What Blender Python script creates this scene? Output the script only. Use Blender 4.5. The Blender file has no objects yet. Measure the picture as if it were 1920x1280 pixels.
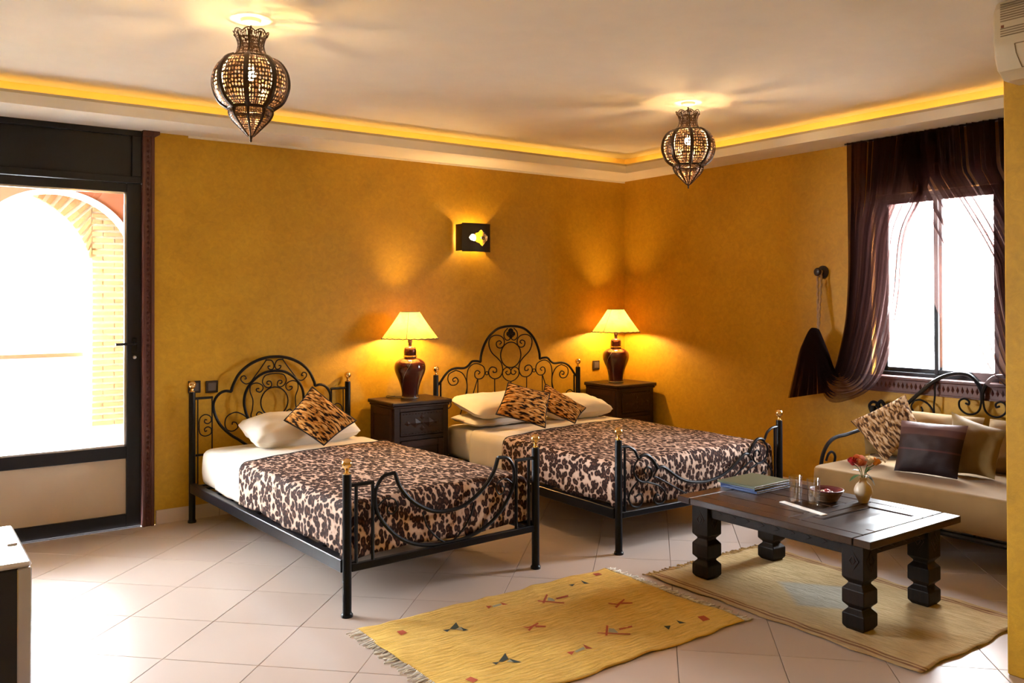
import bpy, bmesh, math, random
from mathutils import Vector, Matrix
random.seed(7)
PI = math.pi
S = bpy.context.scene
COL = S.collection

# ------------------------------------------------------------------ camera
cam_d = bpy.data.cameras.new('camera')
cam = bpy.data.objects.new('camera', cam_d)
COL.objects.link(cam)
F_PX, PITCH, ROLL, YAW = 1613.881, -0.0084, -0.0025, 0.6255
cam_d.sensor_width = 36.0
cam_d.lens = 36.0 * F_PX / 1920.0
cam_d.shift_y = -92.81 / 1920.0
cam_d.clip_start = 0.05
cam_d.clip_end = 300
Fw = Vector((math.sin(YAW) * math.cos(PITCH), math.cos(YAW) * math.cos(PITCH), -math.sin(PITCH)))
Rt = Vector((math.cos(YAW), -math.sin(YAW), 0))
Up = Rt.cross(Fw)
R2 = Rt * math.cos(ROLL) + Up * math.sin(ROLL)
U2 = -Rt * math.sin(ROLL) + Up * math.cos(ROLL)
M = Matrix((R2, U2, -Fw)).transposed().to_4x4()
M.translation = Vector((-5.4281, -5.7643, 1.423))
cam.matrix_world = M
S.camera = cam

# ------------------------------------------------------------------ world, daylight, exposure
W = bpy.data.worlds.new('hazy_sky')
S.world = W
W.use_nodes = True
nt = W.node_tree
nt.nodes.clear()
wo = nt.nodes.new('ShaderNodeOutputWorld')
bg = nt.nodes.new('ShaderNodeBackground')
bg.inputs['Color'].default_value = (0.88, 0.94, 1.0, 1)
SKY = 41.0
bg.inputs['Strength'].default_value = SKY
nt.links.new(bg.outputs[0], wo.inputs[0])

def portal(name, loc, rot, sx, sy):
    l = bpy.data.lights.new(name, 'AREA')
    l.shape = 'RECTANGLE'
    l.size, l.size_y = sx, sy
    l.cycles.is_portal = True
    o = bpy.data.objects.new(name, l)
    o.location = loc
    o.rotation_euler = rot
    COL.objects.link(o)
portal('door_daylight', (-5.09, 0.22, 1.25), (-PI / 2, 0, 0), 1.95, 2.5)
portal('window_daylight', (0.22, -2.85, 1.5), (0, PI / 2, 0), 1.3, 0.9)

WARM = (1.0, 0.60, 0.23)
P_PENDANT, P_TABLE, P_SCONCE, P_COVE = 520.0, 400.0, 190.0, 9.0
vs = S.view_settings
vs.view_transform = 'Standard'
vs.look = 'None'
vs.gamma = 1.0
vs.use_curve_mapping = False
vs.exposure = 1.45
S.display_settings.display_device = 'sRGB'
S.cycles.max_bounces = 10
S.cycles.diffuse_bounces = 5
S.cycles.glossy_bounces = 4
S.cycles.transmission_bounces = 8
S.cycles.transparent_max_bounces = 24
S.cycles.sample_clamp_indirect = 6.0
S.cycles.caustics_reflective = False
S.cycles.caustics_refractive = False
S.cycles.use_denoising = True

# ------------------------------------------------------------------ materials
def new_mat(name):
    m = bpy.data.materials.new(name)
    m.use_nodes = True
    t = m.node_tree
    t.nodes.clear()
    o = t.nodes.new('ShaderNodeOutputMaterial')
    return m, t, o

def node(t, kind, **kw):
    n = t.nodes.new(kind)
    for k, v in kw.items():
        setattr(n, k, v)
    return n

def c4(c):
    return (c[0], c[1], c[2], 1)

def pbsdf(t, o, color=(0.5, 0.5, 0.5), rough=0.5, metal=0.0, spec=0.5, coat=0.0, sheen=0.0):
    p = node(t, 'ShaderNodeBsdfPrincipled')
    p.inputs['Base Color'].default_value = c4(color)
    p.inputs['Roughness'].default_value = rough
    p.inputs['Metallic'].default_value = metal
    p.inputs['Specular IOR Level'].default_value = spec
    p.inputs['Coat Weight'].default_value = coat
    p.inputs['Coat Roughness'].default_value = 0.08
    p.inputs['Sheen Weight'].default_value = sheen
    t.links.new(p.outputs[0], o.inputs['Surface'])
    return p

def ramp(t, stops, mode='LINEAR'):
    r = node(t, 'ShaderNodeValToRGB')
    r.color_ramp.interpolation = mode
    el = r.color_ramp.elements
    while len(el) > 1:
        el.remove(el[-1])
    el[0].position = stops[0][0]
    el[0].color = c4(stops[0][1])
    for p, c in stops[1:]:
        e = el.new(p)
        e.color = c4(c)
    return r

def coords(t, scale=(1, 1, 1), kind='Object', rot=(0, 0, 0)):
    tc = node(t, 'ShaderNodeTexCoord')
    mp = node(t, 'ShaderNodeMapping')
    mp.inputs['Scale'].default_value = scale
    mp.inputs['Rotation'].default_value = rot
    t.links.new(tc.outputs[kind], mp.inputs[0])
    return mp.outputs[0]

def noise(t, vec, scale=5, detail=4, rough=0.55, dist=0.0):
    n = node(t, 'ShaderNodeTexNoise')
    n.inputs['Scale'].default_value = scale
    n.inputs['Detail'].default_value = detail
    n.inputs['Roughness'].default_value = rough
    n.inputs['Distortion'].default_value = dist
    t.links.new(vec, n.inputs['Vector'])
    return n

def bump(t, p, height, strength=0.3, dist=0.01):
    b = node(t, 'ShaderNodeBump')
    b.inputs['Strength'].default_value = strength
    b.inputs['Distance'].default_value = dist
    t.links.new(height, b.inputs['Height'])
    t.links.new(b.outputs[0], p.inputs['Normal'])
    return b

def plain(name, color, rough=0.5, metal=0.0, spec=0.5, coat=0.0, var=0.12, vscale=6.0, bmp=0.0, bscale=60.0, sheen=0.0, stretch=(1, 1, 1)):
    """base colour with a gentle noise variation and fine relief"""
    m, t, o = new_mat(name)
    p = pbsdf(t, o, color, rough, metal, spec, coat, sheen)
    v = coords(t, stretch)
    if var > 0:
        n = noise(t, v, vscale)
        r = ramp(t, [(0.3, tuple(max(0, x * (1 - var)) for x in color)), (0.7, tuple(min(1, x * (1 + var)) for x in color))])
        t.links.new(n.outputs['Fac'], r.inputs[0])
        t.links.new(r.outputs[0], p.inputs['Base Color'])
    if bmp > 0:
        n2 = noise(t, v, bscale, 3)
        bump(t, p, n2.outputs['Fac'], bmp, 0.004)
    return m

MT = {}
def wall_paint():
    m, t, o = new_mat('ochre_polished_plaster')
    p = pbsdf(t, o, rough=0.5, spec=0.35)
    v = coords(t, (1, 1, 1))
    n = noise(t, v, 2.2, 8, 0.62, 0.4)
    r = ramp(t, [(0.28, (0.43, 0.232, 0.010)), (0.5, (0.49, 0.272, 0.014)), (0.75, (0.54, 0.312, 0.020))])
    t.links.new(n.outputs['Fac'], r.inputs[0])
    n3 = noise(t, v, 26, 5, 0.65, 0.8)
    r3 = ramp(t, [(0.3, (0.86, 0.86, 0.86)), (0.7, (1.1, 1.1, 1.1))])
    t.links.new(n3.outputs['Fac'], r3.inputs[0])
    mx = node(t, 'ShaderNodeMix', data_type='RGBA', blend_type='MULTIPLY')
    mx.inputs['Factor'].default_value = 1.0
    t.links.new(r.outputs[0], mx.inputs['A'])
    t.links.new(r3.outputs[0], mx.inputs['B'])
    t.links.new(mx.outputs['Result'], p.inputs['Base Color'])
    n2 = noise(t, v, 70, 4, 0.6, 1.0)
    bump(t, p, n2.outputs['Fac'], 0.25, 0.004)
    return m
MT['wall'] = wall_paint()
MT['ceiling'] = plain('white_ceiling_paint', (0.83, 0.80, 0.74), 0.8, var=0.02)
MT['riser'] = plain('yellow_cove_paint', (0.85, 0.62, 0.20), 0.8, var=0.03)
MT['iron'] = plain('black_lacquered_iron', (0.004, 0.0045, 0.0075), 0.32, spec=0.24, var=0.2, bmp=0.05, bscale=120)
MT['iron_soft'] = plain('black_brown_iron', (0.012, 0.008, 0.007), 0.42, spec=0.4, var=0.2)
MT['brass'] = plain('polished_brass', (0.80, 0.56, 0.24), 0.18, metal=1.0, var=0.05)
MT['alu'] = plain('charcoal_door_metal', (0.0075, 0.0075, 0.012), 0.45, spec=0.28, var=0.08)
MT['steel'] = plain('brushed_steel', (0.55, 0.55, 0.58), 0.28, metal=1.0, var=0.05)
MT['linen'] = plain('cream_cotton', (0.76, 0.70, 0.60), 0.85, var=0.03, bmp=0.25, bscale=14, sheen=0.1)
MT['tan'] = plain('sand_upholstery', (0.225, 0.128, 0.040), 0.85, var=0.08, bmp=0.1, bscale=200, sheen=0.1)
MT['gold_cloth'] = plain('olive_gold_cloth', (0.19, 0.115, 0.026), 0.75, var=0.12, bmp=0.2, bscale=30, sheen=0.2)
MT['plastic'] = plain('cream_plastic', (0.60, 0.52, 0.36), 0.4, var=0.02)
MT['plastic_dark'] = plain('shaded_slot_plastic', (0.22, 0.17, 0.10), 0.6, var=0.02)
MT['switch'] = plain('dark_brown_switch_plastic', (0.028, 0.018, 0.014), 0.35, var=0.05)
MT['switch_key'] = plain('smoky_switch_rocker', (0.10, 0.085, 0.085), 0.3, var=0.05)
MT['fridge'] = plain('black_enamel', (0.012, 0.014, 0.026), 0.35, var=0.05)
MT['fridge_top'] = plain('lid_with_painted_reflection', (0.78, 0.78, 0.82), 0.22, var=0.02)  # daylight reflected by the dark glossy top is put into this pale colour
MT['white'] = plain('white_paper', (0.80, 0.76, 0.70), 0.7, var=0.02)
MT['panelcream'] = plain('frosted_lower_panel', (0.55, 0.46, 0.36), 0.5, var=0.03)
MT['terracotta'] = plain('terracotta_render', (0.22, 0.075, 0.035), 0.8, var=0.1)
MT['whitewash'] = plain('whitewashed_render', (0.85, 0.84, 0.80), 0.8, var=0.03)
MT['brick'] = plain('buff_brick', (0.36, 0.20, 0.085), 0.85, var=0.22, vscale=9, bmp=0.4, bscale=80)
MT['mortar'] = plain('pale_mortar', (0.62, 0.55, 0.44), 0.9, var=0.08)
MT['paving'] = plain('pale_paving', (0.45, 0.42, 0.37), 0.8, var=0.08)
MT['grout'] = plain('grey_beige_grout', (0.33, 0.25, 0.19), 0.8, var=0.1)
MT['rope'] = plain('tan_twisted_rope', (0.36, 0.24, 0.13), 0.8, var=0.2, vscale=80)
MT['leaf'] = plain('rose_leaf', (0.035, 0.10, 0.035), 0.4, var=0.25, vscale=30)
MT['leaf_pale'] = plain('silvery_leaf', (0.30, 0.36, 0.40), 0.3, var=0.1)
MT['stem'] = plain('green_stem', (0.09, 0.16, 0.05), 0.5, var=0.1)
for k, c in dict(red=(0.42, 0.01, 0.012), salmon=(0.98, 0.40, 0.27), cream=(0.88, 0.76, 0.52), orange=(0.90, 0.34, 0.06)).items():
    MT['rose_' + k] = plain('rose_petal_' + k, c, 0.6, var=0.15, vscale=60)
MT['vase'] = plain('cream_ceramic', (0.66, 0.54, 0.40), 0.35, var=0.06)
MT['basket'] = plain('brown_coiled_basket', (0.15, 0.075, 0.03), 0.6, var=0.3, vscale=50, bmp=0.3, bscale=150)
MT['basket_in'] = plain('maroon_lacquer', (0.13, 0.012, 0.02), 0.35, var=0.15)
MT['folder'] = plain('olive_green_leatherette', (0.075, 0.085, 0.045), 0.4, var=0.1, bmp=0.1, bscale=200)
MT['folder_blue'] = plain('navy_blue_cover', (0.012, 0.035, 0.13), 0.35, var=0.1)
MT['paper_edge'] = plain('page_edges', (0.55, 0.53, 0.48), 0.8, var=0.05)

def tile_mat():
    m, t, o = new_mat('beige_glazed_floor_tile')
    p = pbsdf(t, o, (0.66, 0.56, 0.5), 0.27, spec=0.5)
    oi = node(t, 'ShaderNodeObjectInfo')
    r = ramp(t, [(0.0, (0.545, 0.450, 0.395)), (1.0, (0.585, 0.490, 0.432))])
    t.links.new(oi.outputs['Random'], r.inputs[0])
    t.links.new(r.outputs[0], p.inputs['Base Color'])
    return m
MT['tile'] = tile_mat()

def wood_mat(name, a, b, rough, coat=0.0, stretch=(1.5, 14, 14), spec=0.5):
    m, t, o = new_mat(name)
    p = pbsdf(t, o, a, rough, spec=spec, coat=coat)
    v = coords(t, stretch)
    n = noise(t, v, 3.5, 8, 0.65, 1.2)
    r = ramp(t, [(0.3, a), (0.7, b)])
    t.links.new(n.outputs['Fac'], r.inputs[0])
    t.links.new(r.outputs[0], p.inputs['Base Color'])
    bump(t, p, n.outputs['Fac'], 0.06 if coat else 0.15, 0.003)
    return m
MT['wood_dark'] = wood_mat('dark_carved_walnut', (0.011, 0.0045, 0.0035), (0.028, 0.012, 0.008), 0.45, spec=0.35)
MT['wood_relief'] = wood_mat('dark_red_brown_relief', (0.018, 0.007, 0.005), (0.042, 0.016, 0.011), 0.45, spec=0.35)
MT['wood_top'] = wood_mat('lacquered_walnut_top', (0.016, 0.007, 0.005), (0.045, 0.020, 0.011), 0.30, coat=0.12, spec=0.4)
MT['wood_leg'] = wood_mat('stained_table_wood', (0.007, 0.0045, 0.0035), (0.018, 0.010, 0.007), 0.5, spec=0.18, stretch=(14, 14, 1.5))
MT['wood_red'] = wood_mat('carved_mahogany_trim', (0.055, 0.012, 0.010), (0.11, 0.03, 0.022), 0.5, stretch=(14, 14, 1.5))

def leopard():
    m, t, o = new_mat('leopard_print_plush')
    p = pbsdf(t, o, rough=0.8, spec=0.12)
    v = coords(t, (1.0, 0.62, 0.62), rot=(0, 0, 0.35))
    n = noise(t, v, 20, 3, 0.55)
    mx = node(t, 'ShaderNodeMix', data_type='RGBA')
    mx.inputs['Factor'].default_value = 0.028
    t.links.new(v, mx.inputs['A'])
    t.links.new(n.outputs['Color'], mx.inputs['B'])
    vo = node(t, 'ShaderNodeTexVoronoi')
    vo.inputs['Scale'].default_value = 50
    vo.inputs['Randomness'].default_value = 0.9
    t.links.new(mx.outputs['Result'], vo.inputs['Vector'])
    r = ramp(t, [(0.0, (0.13, 0.055, 0.030)), (0.20, (0.07, 0.028, 0.018)), (0.34, (0.022, 0.010, 0.009)), (0.54, (0.035, 0.016, 0.013)),
                 (0.61, (0.48, 0.32, 0.24)), (0.8, (0.60, 0.44, 0.35))])
    t.links.new(vo.outputs['Distance'], r.inputs[0])
    t.links.new(r.outputs[0], p.inputs['Base Color'])
    n2 = noise(t, v, 160, 3)
    bump(t, p, n2.outputs['Fac'], 0.35, 0.006)
    return m
MT['leopard'] = leopard()

def tiger(name, dark, mid, light):
    m, t, o = new_mat(name)
    p = pbsdf(t, o, rough=0.85, spec=0.1)
    v = coords(t, (6.5, 21.0, 1), kind='UV', rot=(0, 0, 0.22))
    n = noise(t, v, 1.0, 1.5, 0.5, 0.5)
    r = ramp(t, [(0.42, dark), (0.48, mid), (0.53, mid), (0.60, light)])
    t.links.new(n.outputs['Fac'], r.inputs[0])
    t.links.new(r.outputs[0], p.inputs['Base Color'])
    bump(t, p, n.outputs['Fac'], 0.45, 0.012)
    return m
MT['tiger'] = tiger('tiger_stripe_plush', (0.022, 0.010, 0.006), (0.52, 0.21, 0.040), (0.74, 0.42, 0.14))
MT['tiger_pale'] = tiger('pale_tiger_stripe_plush', (0.065, 0.030, 0.016), (0.34, 0.185, 0.075), (0.56, 0.40, 0.25))

def banded():
    m, t, o = new_mat('brown_banded_satin')
    p = pbsdf(t, o, rough=0.62, spec=0.3)
    v = coords(t, (1, 1, 1), kind='UV')
    sp = node(t, 'ShaderNodeSeparateXYZ')
    t.links.new(v, sp.inputs[0])
    r = ramp(t, [(0.0, (0.014, 0.004, 0.004)), (0.42, (0.018, 0.005, 0.005)), (0.44, (0.08, 0.020, 0.017)), (0.47, (0.017, 0.005, 0.005)),
                 (0.72, (0.026, 0.008, 0.007)), (0.74, (0.075, 0.026, 0.020)), (0.86, (0.06, 0.020, 0.018)), (0.88, (0.12, 0.06, 0.052))])
    t.links.new(sp.outputs['Y'], r.inputs[0])
    t.links.new(r.outputs[0], p.inputs['Base Color'])
    n = noise(t, coords(t, (6, 90, 1), kind='UV'), 1, 3)
    bump(t, p, n.outputs['Fac'], 0.2, 0.004)
    return m
MT['banded'] = banded()

def rug_mat(name, a, b, kind):
    m, t, o = new_mat(name)
    p = pbsdf(t, o, a, 0.95, spec=0.1, sheen=0.15)
    v = coords(t, (1, 1, 1))
    n = noise(t, v, 3.0, 6, 0.6)
    r = ramp(t, [(0.3, a), (0.7, b)])
    t.links.new(n.outputs['Fac'], r.inputs[0])
    out = r.outputs[0]
    if kind == 'striped':      # dark woven lines along both long selvedges, pale grey-blue lozenge inside
        sp = node(t, 'ShaderNodeSeparateXYZ')
        t.links.new(coords(t, (1, 1, 1)), sp.inputs[0])
        ab = node(t, 'ShaderNodeMath', operation='ABSOLUTE')
        t.links.new(sp.outputs['X'], ab.inputs[0])
        w = noise(t, coords(t, (30, 6, 1)), 1, 3)
        ad = node(t, 'ShaderNodeMath', operation='MULTIPLY_ADD')
        ad.inputs[1].default_value = 0.02
        t.links.new(w.outputs['Fac'], ad.inputs[0])
        t.links.new(ab.outputs[0], ad.inputs[2])
        r2 = ramp(t, [(0.0, (0, 0, 0)), (0.397, (0, 0, 0)), (0.400, (1, 1, 1)), (0.409, (1, 1, 1)), (0.411, (0, 0, 0)), (0.420, (0, 0, 0)),
                      (0.422, (1, 1, 1)), (0.434, (1, 1, 1)), (0.437, (0.15,) * 3), (0.46, (0.3,) * 3)])
        t.links.new(ad.outputs[0], r2.inputs[0])
        mx = node(t, 'ShaderNodeMix', data_type='RGBA')
        t.links.new(r2.outputs[0], mx.inputs['Factor'])
        t.links.new(out, mx.inputs['A'])
        mx.inputs['B'].default_value = (0.24, 0.10, 0.035, 1)
        # lozenge |x|+|y|*0.9 < .2
        ay = node(t, 'ShaderNodeMath', operation='ABSOLUTE')
        t.links.new(sp.outputs['Y'], ay.inputs[0])
        sm = node(t, 'ShaderNodeMath', operation='MULTIPLY_ADD')
        sm.inputs[1].default_value = 0.8
        t.links.new(ay.outputs[0], sm.inputs[0])
        t.links.new(ad.outputs[0], sm.inputs[2])
        r4 = ramp(t, [(0.0, (0.75,) * 3), (0.20, (0.75,) * 3), (0.24, (0, 0, 0))])
        t.links.new(sm.outputs[0], r4.inputs[0])
        m2 = node(t, 'ShaderNodeMix', data_type='RGBA')
        t.links.new(r4.outputs[0], m2.inputs['Factor'])
        t.links.new(mx.outputs['Result'], m2.inputs['A'])
        m2.inputs['B'].default_value = (0.40, 0.41, 0.36, 1)
        out = m2.outputs['Result']
    wv = noise(t, coords(t, (10, 90, 1)) if kind == 'plain' else coords(t, (60, 9, 1)), 1.0, 6, 0.7, 0.5)
    rw = ramp(t, [(0.28, (0.74, 0.70, 0.62)), (0.5, (1.0, 1.0, 1.0)), (0.72, (1.12, 1.14, 1.2))])
    t.links.new(wv.outputs['Fac'], rw.inputs[0])
    mw = node(t, 'ShaderNodeMix', data_type='RGBA', blend_type='MULTIPLY')
    mw.inputs['Factor'].default_value = 1.0
    t.links.new(out, mw.inputs['A'])
    t.links.new(rw.outputs[0], mw.inputs['B'])
    t.links.new(mw.outputs['Result'], p.inputs['Base Color'])
    n2 = noise(t, coords(t, (8, 60, 1)) if kind == 'plain' else coords(t, (40, 8, 1)), 1.0, 5, 0.7, 0.8)
    bump(t, p, n2.outputs['Fac'], 0.8, 0.02)
    return m
MT['rug_yellow'] = rug_mat('saffron_wool', (0.74, 0.44, 0.062), (0.84, 0.55, 0.12), 'plain')
MT['rug_cream'] = rug_mat('straw_wool', (0.50, 0.35, 0.155), (0.62, 0.47, 0.24), 'striped')
MT['motif_green'] = plain('dark_green_wool', (0.035, 0.045, 0.03), 0.95, var=0.2)
MT['motif_red'] = plain('brick_red_wool', (0.40, 0.07, 0.02), 0.95, var=0.2)
MT['motif_grey'] = plain('sage_grey_wool', (0.36, 0.33, 0.20), 0.95, var=0.2)
MT['fringe'] = plain('ivory_fringe_yarn', (0.85, 0.80, 0.72), 0.95, var=0.2, vscale=40)
MT['fringe_y'] = plain('straw_fringe_yarn', (0.50, 0.34, 0.13), 0.95, var=0.2, vscale=40)

def emission(name, color, strength):
    m, t, o = new_mat(name)
    e = node(t, 'ShaderNodeEmission')
    e.inputs[0].default_value = c4(color)
    e.inputs[1].default_value = strength
    t.links.new(e.outputs[0], o.inputs['Surface'])
    return m
MT['bulb_pendant'] = emission('glowing_pendant_bulb', WARM, P_PENDANT)
MT['bulb_table'] = emission('glowing_lamp_bulb', WARM, P_TABLE)
MT['bulb_sconce'] = emission('glowing_sconce_bulb', WARM, P_SCONCE)
MT['led'] = emission('glowing_cove_strip', (1.0, 0.58, 0.14), P_COVE)

def glass_sheet(name, tint=(0.97, 0.98, 0.98), rough=0.0, frac=0.06):
    m, t, o = new_mat(name)
    tr = node(t, 'ShaderNodeBsdfTransparent')
    tr.inputs[0].default_value = c4(tint)
    gl = node(t, 'ShaderNodeBsdfGlossy')
    gl.inputs['Roughness'].default_value = rough
    lw = node(t, 'ShaderNodeLayerWeight')
    lw.inputs[0].default_value = 0.5
    pw_ = node(t, 'ShaderNodeMath', operation='POWER')
    pw_.inputs[1].default_value = 4.0
    t.links.new(lw.outputs['Facing'], pw_.inputs[0])
    mr = node(t, 'ShaderNodeMapRange')
    mr.inputs['To Min'].default_value = frac
    mr.inputs['To Max'].default_value = 0.9
    t.links.new(pw_.outputs[0], mr.inputs['Value'])
    mx = node(t, 'ShaderNodeMixShader')
    t.links.new(mr.outputs[0], mx.inputs[0])
    t.links.new(tr.outputs[0], mx.inputs[1])
    t.links.new(gl.outputs[0], mx.inputs[2])
    t.links.new(mx.outputs[0], o.inputs['Surface'])
    return m
MT['glass'] = glass_sheet('clear_window_glass')
MT['tumbler'] = glass_sheet('drinking_glass', (0.98, 0.985, 0.99), 0.02, 0.13)

def voile():
    m, t, o = new_mat('brown_sheer_voile')
    tr = node(t, 'ShaderNodeBsdfTransparent')
    tr.inputs[0].default_value = (0.68, 0.57, 0.55, 1)
    df = node(t, 'ShaderNodeBsdfDiffuse')
    df.inputs[0].default_value = (0.030, 0.018, 0.018, 1)
    tl = node(t, 'ShaderNodeBsdfTranslucent')
    tl.inputs[0].default_value = (0.085, 0.050, 0.046, 1)
    m1 = node(t, 'ShaderNodeMixShader')
    m1.inputs[0].default_value = 0.5
    t.links.new(df.outputs[0], m1.inputs[1])
    t.links.new(tl.outputs[0], m1.inputs[2])
    lw = node(t, 'ShaderNodeLayerWeight')
    lw.inputs[0].default_value = 0.35
    mr = node(t, 'ShaderNodeMapRange')
    mr.inputs['To Min'].default_value = 0.37
    mr.inputs['To Max'].default_value = 0.66
    t.links.new(lw.outputs['Facing'], mr.inputs['Value'])
    m2 = node(t, 'ShaderNodeMixShader')
    t.links.new(mr.outputs[0], m2.inputs[0])
    t.links.new(tr.outputs[0], m2.inputs[1])
    t.links.new(m1.outputs[0], m2.inputs[2])
    t.links.new(m2.outputs[0], o.inputs['Surface'])
    return m
MT['voile'] = voile()

def parchment():
    m, t, o = new_mat('parchment_lampshade')
    v = coords(t, (1, 1, 1))
    n = noise(t, v, 12, 6, 0.65, 0.5)
    r = ramp(t, [(0.3, (0.66, 0.40, 0.10)), (0.7, (0.82, 0.56, 0.18))])
    t.links.new(n.outputs['Fac'], r.inputs[0])
    df = node(t, 'ShaderNodeBsdfDiffuse')
    tl = node(t, 'ShaderNodeBsdfTranslucent')
    t.links.new(r.outputs[0], df.inputs[0])
    t.links.new(r.outputs[0], tl.inputs[0])
    m1 = node(t, 'ShaderNodeMixShader')
    m1.inputs[0].default_value = 0.22
    t.links.new(df.outputs[0], m1.inputs[1])
    t.links.new(tl.outputs[0], m1.inputs[2])
    t.links.new(m1.outputs[0], o.inputs['Surface'])
    return m
MT['parchment'] = parchment()

def perforated(name, su, sv):
    """thin bronzed sheet punched all over with small slanted holes"""
    m, t, o = new_mat(name)
    p = node(t, 'ShaderNodeBsdfPrincipled')
    p.inputs['Base Color'].default_value = (0.10, 0.055, 0.035, 1)
    p.inputs['Metallic'].default_value = 0.7
    p.inputs['Roughness'].default_value = 0.35
    tr = node(t, 'ShaderNodeBsdfTransparent')
    v = coords(t, (su, sv, 1), kind='UV')
    vo = node(t, 'ShaderNodeTexVoronoi')
    vo.inputs['Scale'].default_value = 1.0
    vo.inputs['Randomness'].default_value = 0.28
    t.links.new(v, vo.inputs['Vector'])
    lt = node(t, 'ShaderNodeMath', operation='LESS_THAN')
    lt.inputs[1].default_value = 0.37
    t.links.new(vo.outputs['Distance'], lt.inputs[0])
    mx = node(t, 'ShaderNodeMixShader')
    t.links.new(lt.outputs[0], mx.inputs[0])
    t.links.new(p.outputs[0], mx.inputs[1])
    t.links.new(tr.outputs[0], mx.inputs[2])
    t.links.new(mx.outputs[0], o.inputs['Surface'])
    return m
MT['punched'] = perforated('punched_bronze_sheet', 9, 17)
MT['bronze'] = plain('dark_bronze', (0.045, 0.026, 0.018), 0.35, metal=0.6, var=0.2)

def oxblood():
    m, t, o = new_mat('oxblood_glazed_ceramic')
    p = pbsdf(t, o, (0.05, 0.008, 0.007), 0.12, spec=0.6)
    v = coords(t, (1, 1, 1))
    n = noise(t, v, 4.0, 3)
    r = ramp(t, [(0.3, (0.030, 0.006, 0.006)), (0.7, (0.085, 0.014, 0.010))])
    t.links.new(n.outputs['Fac'], r.inputs[0])
    t.links.new(r.outputs[0], p.inputs['Base Color'])
    return m
MT['oxblood'] = oxblood()

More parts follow.
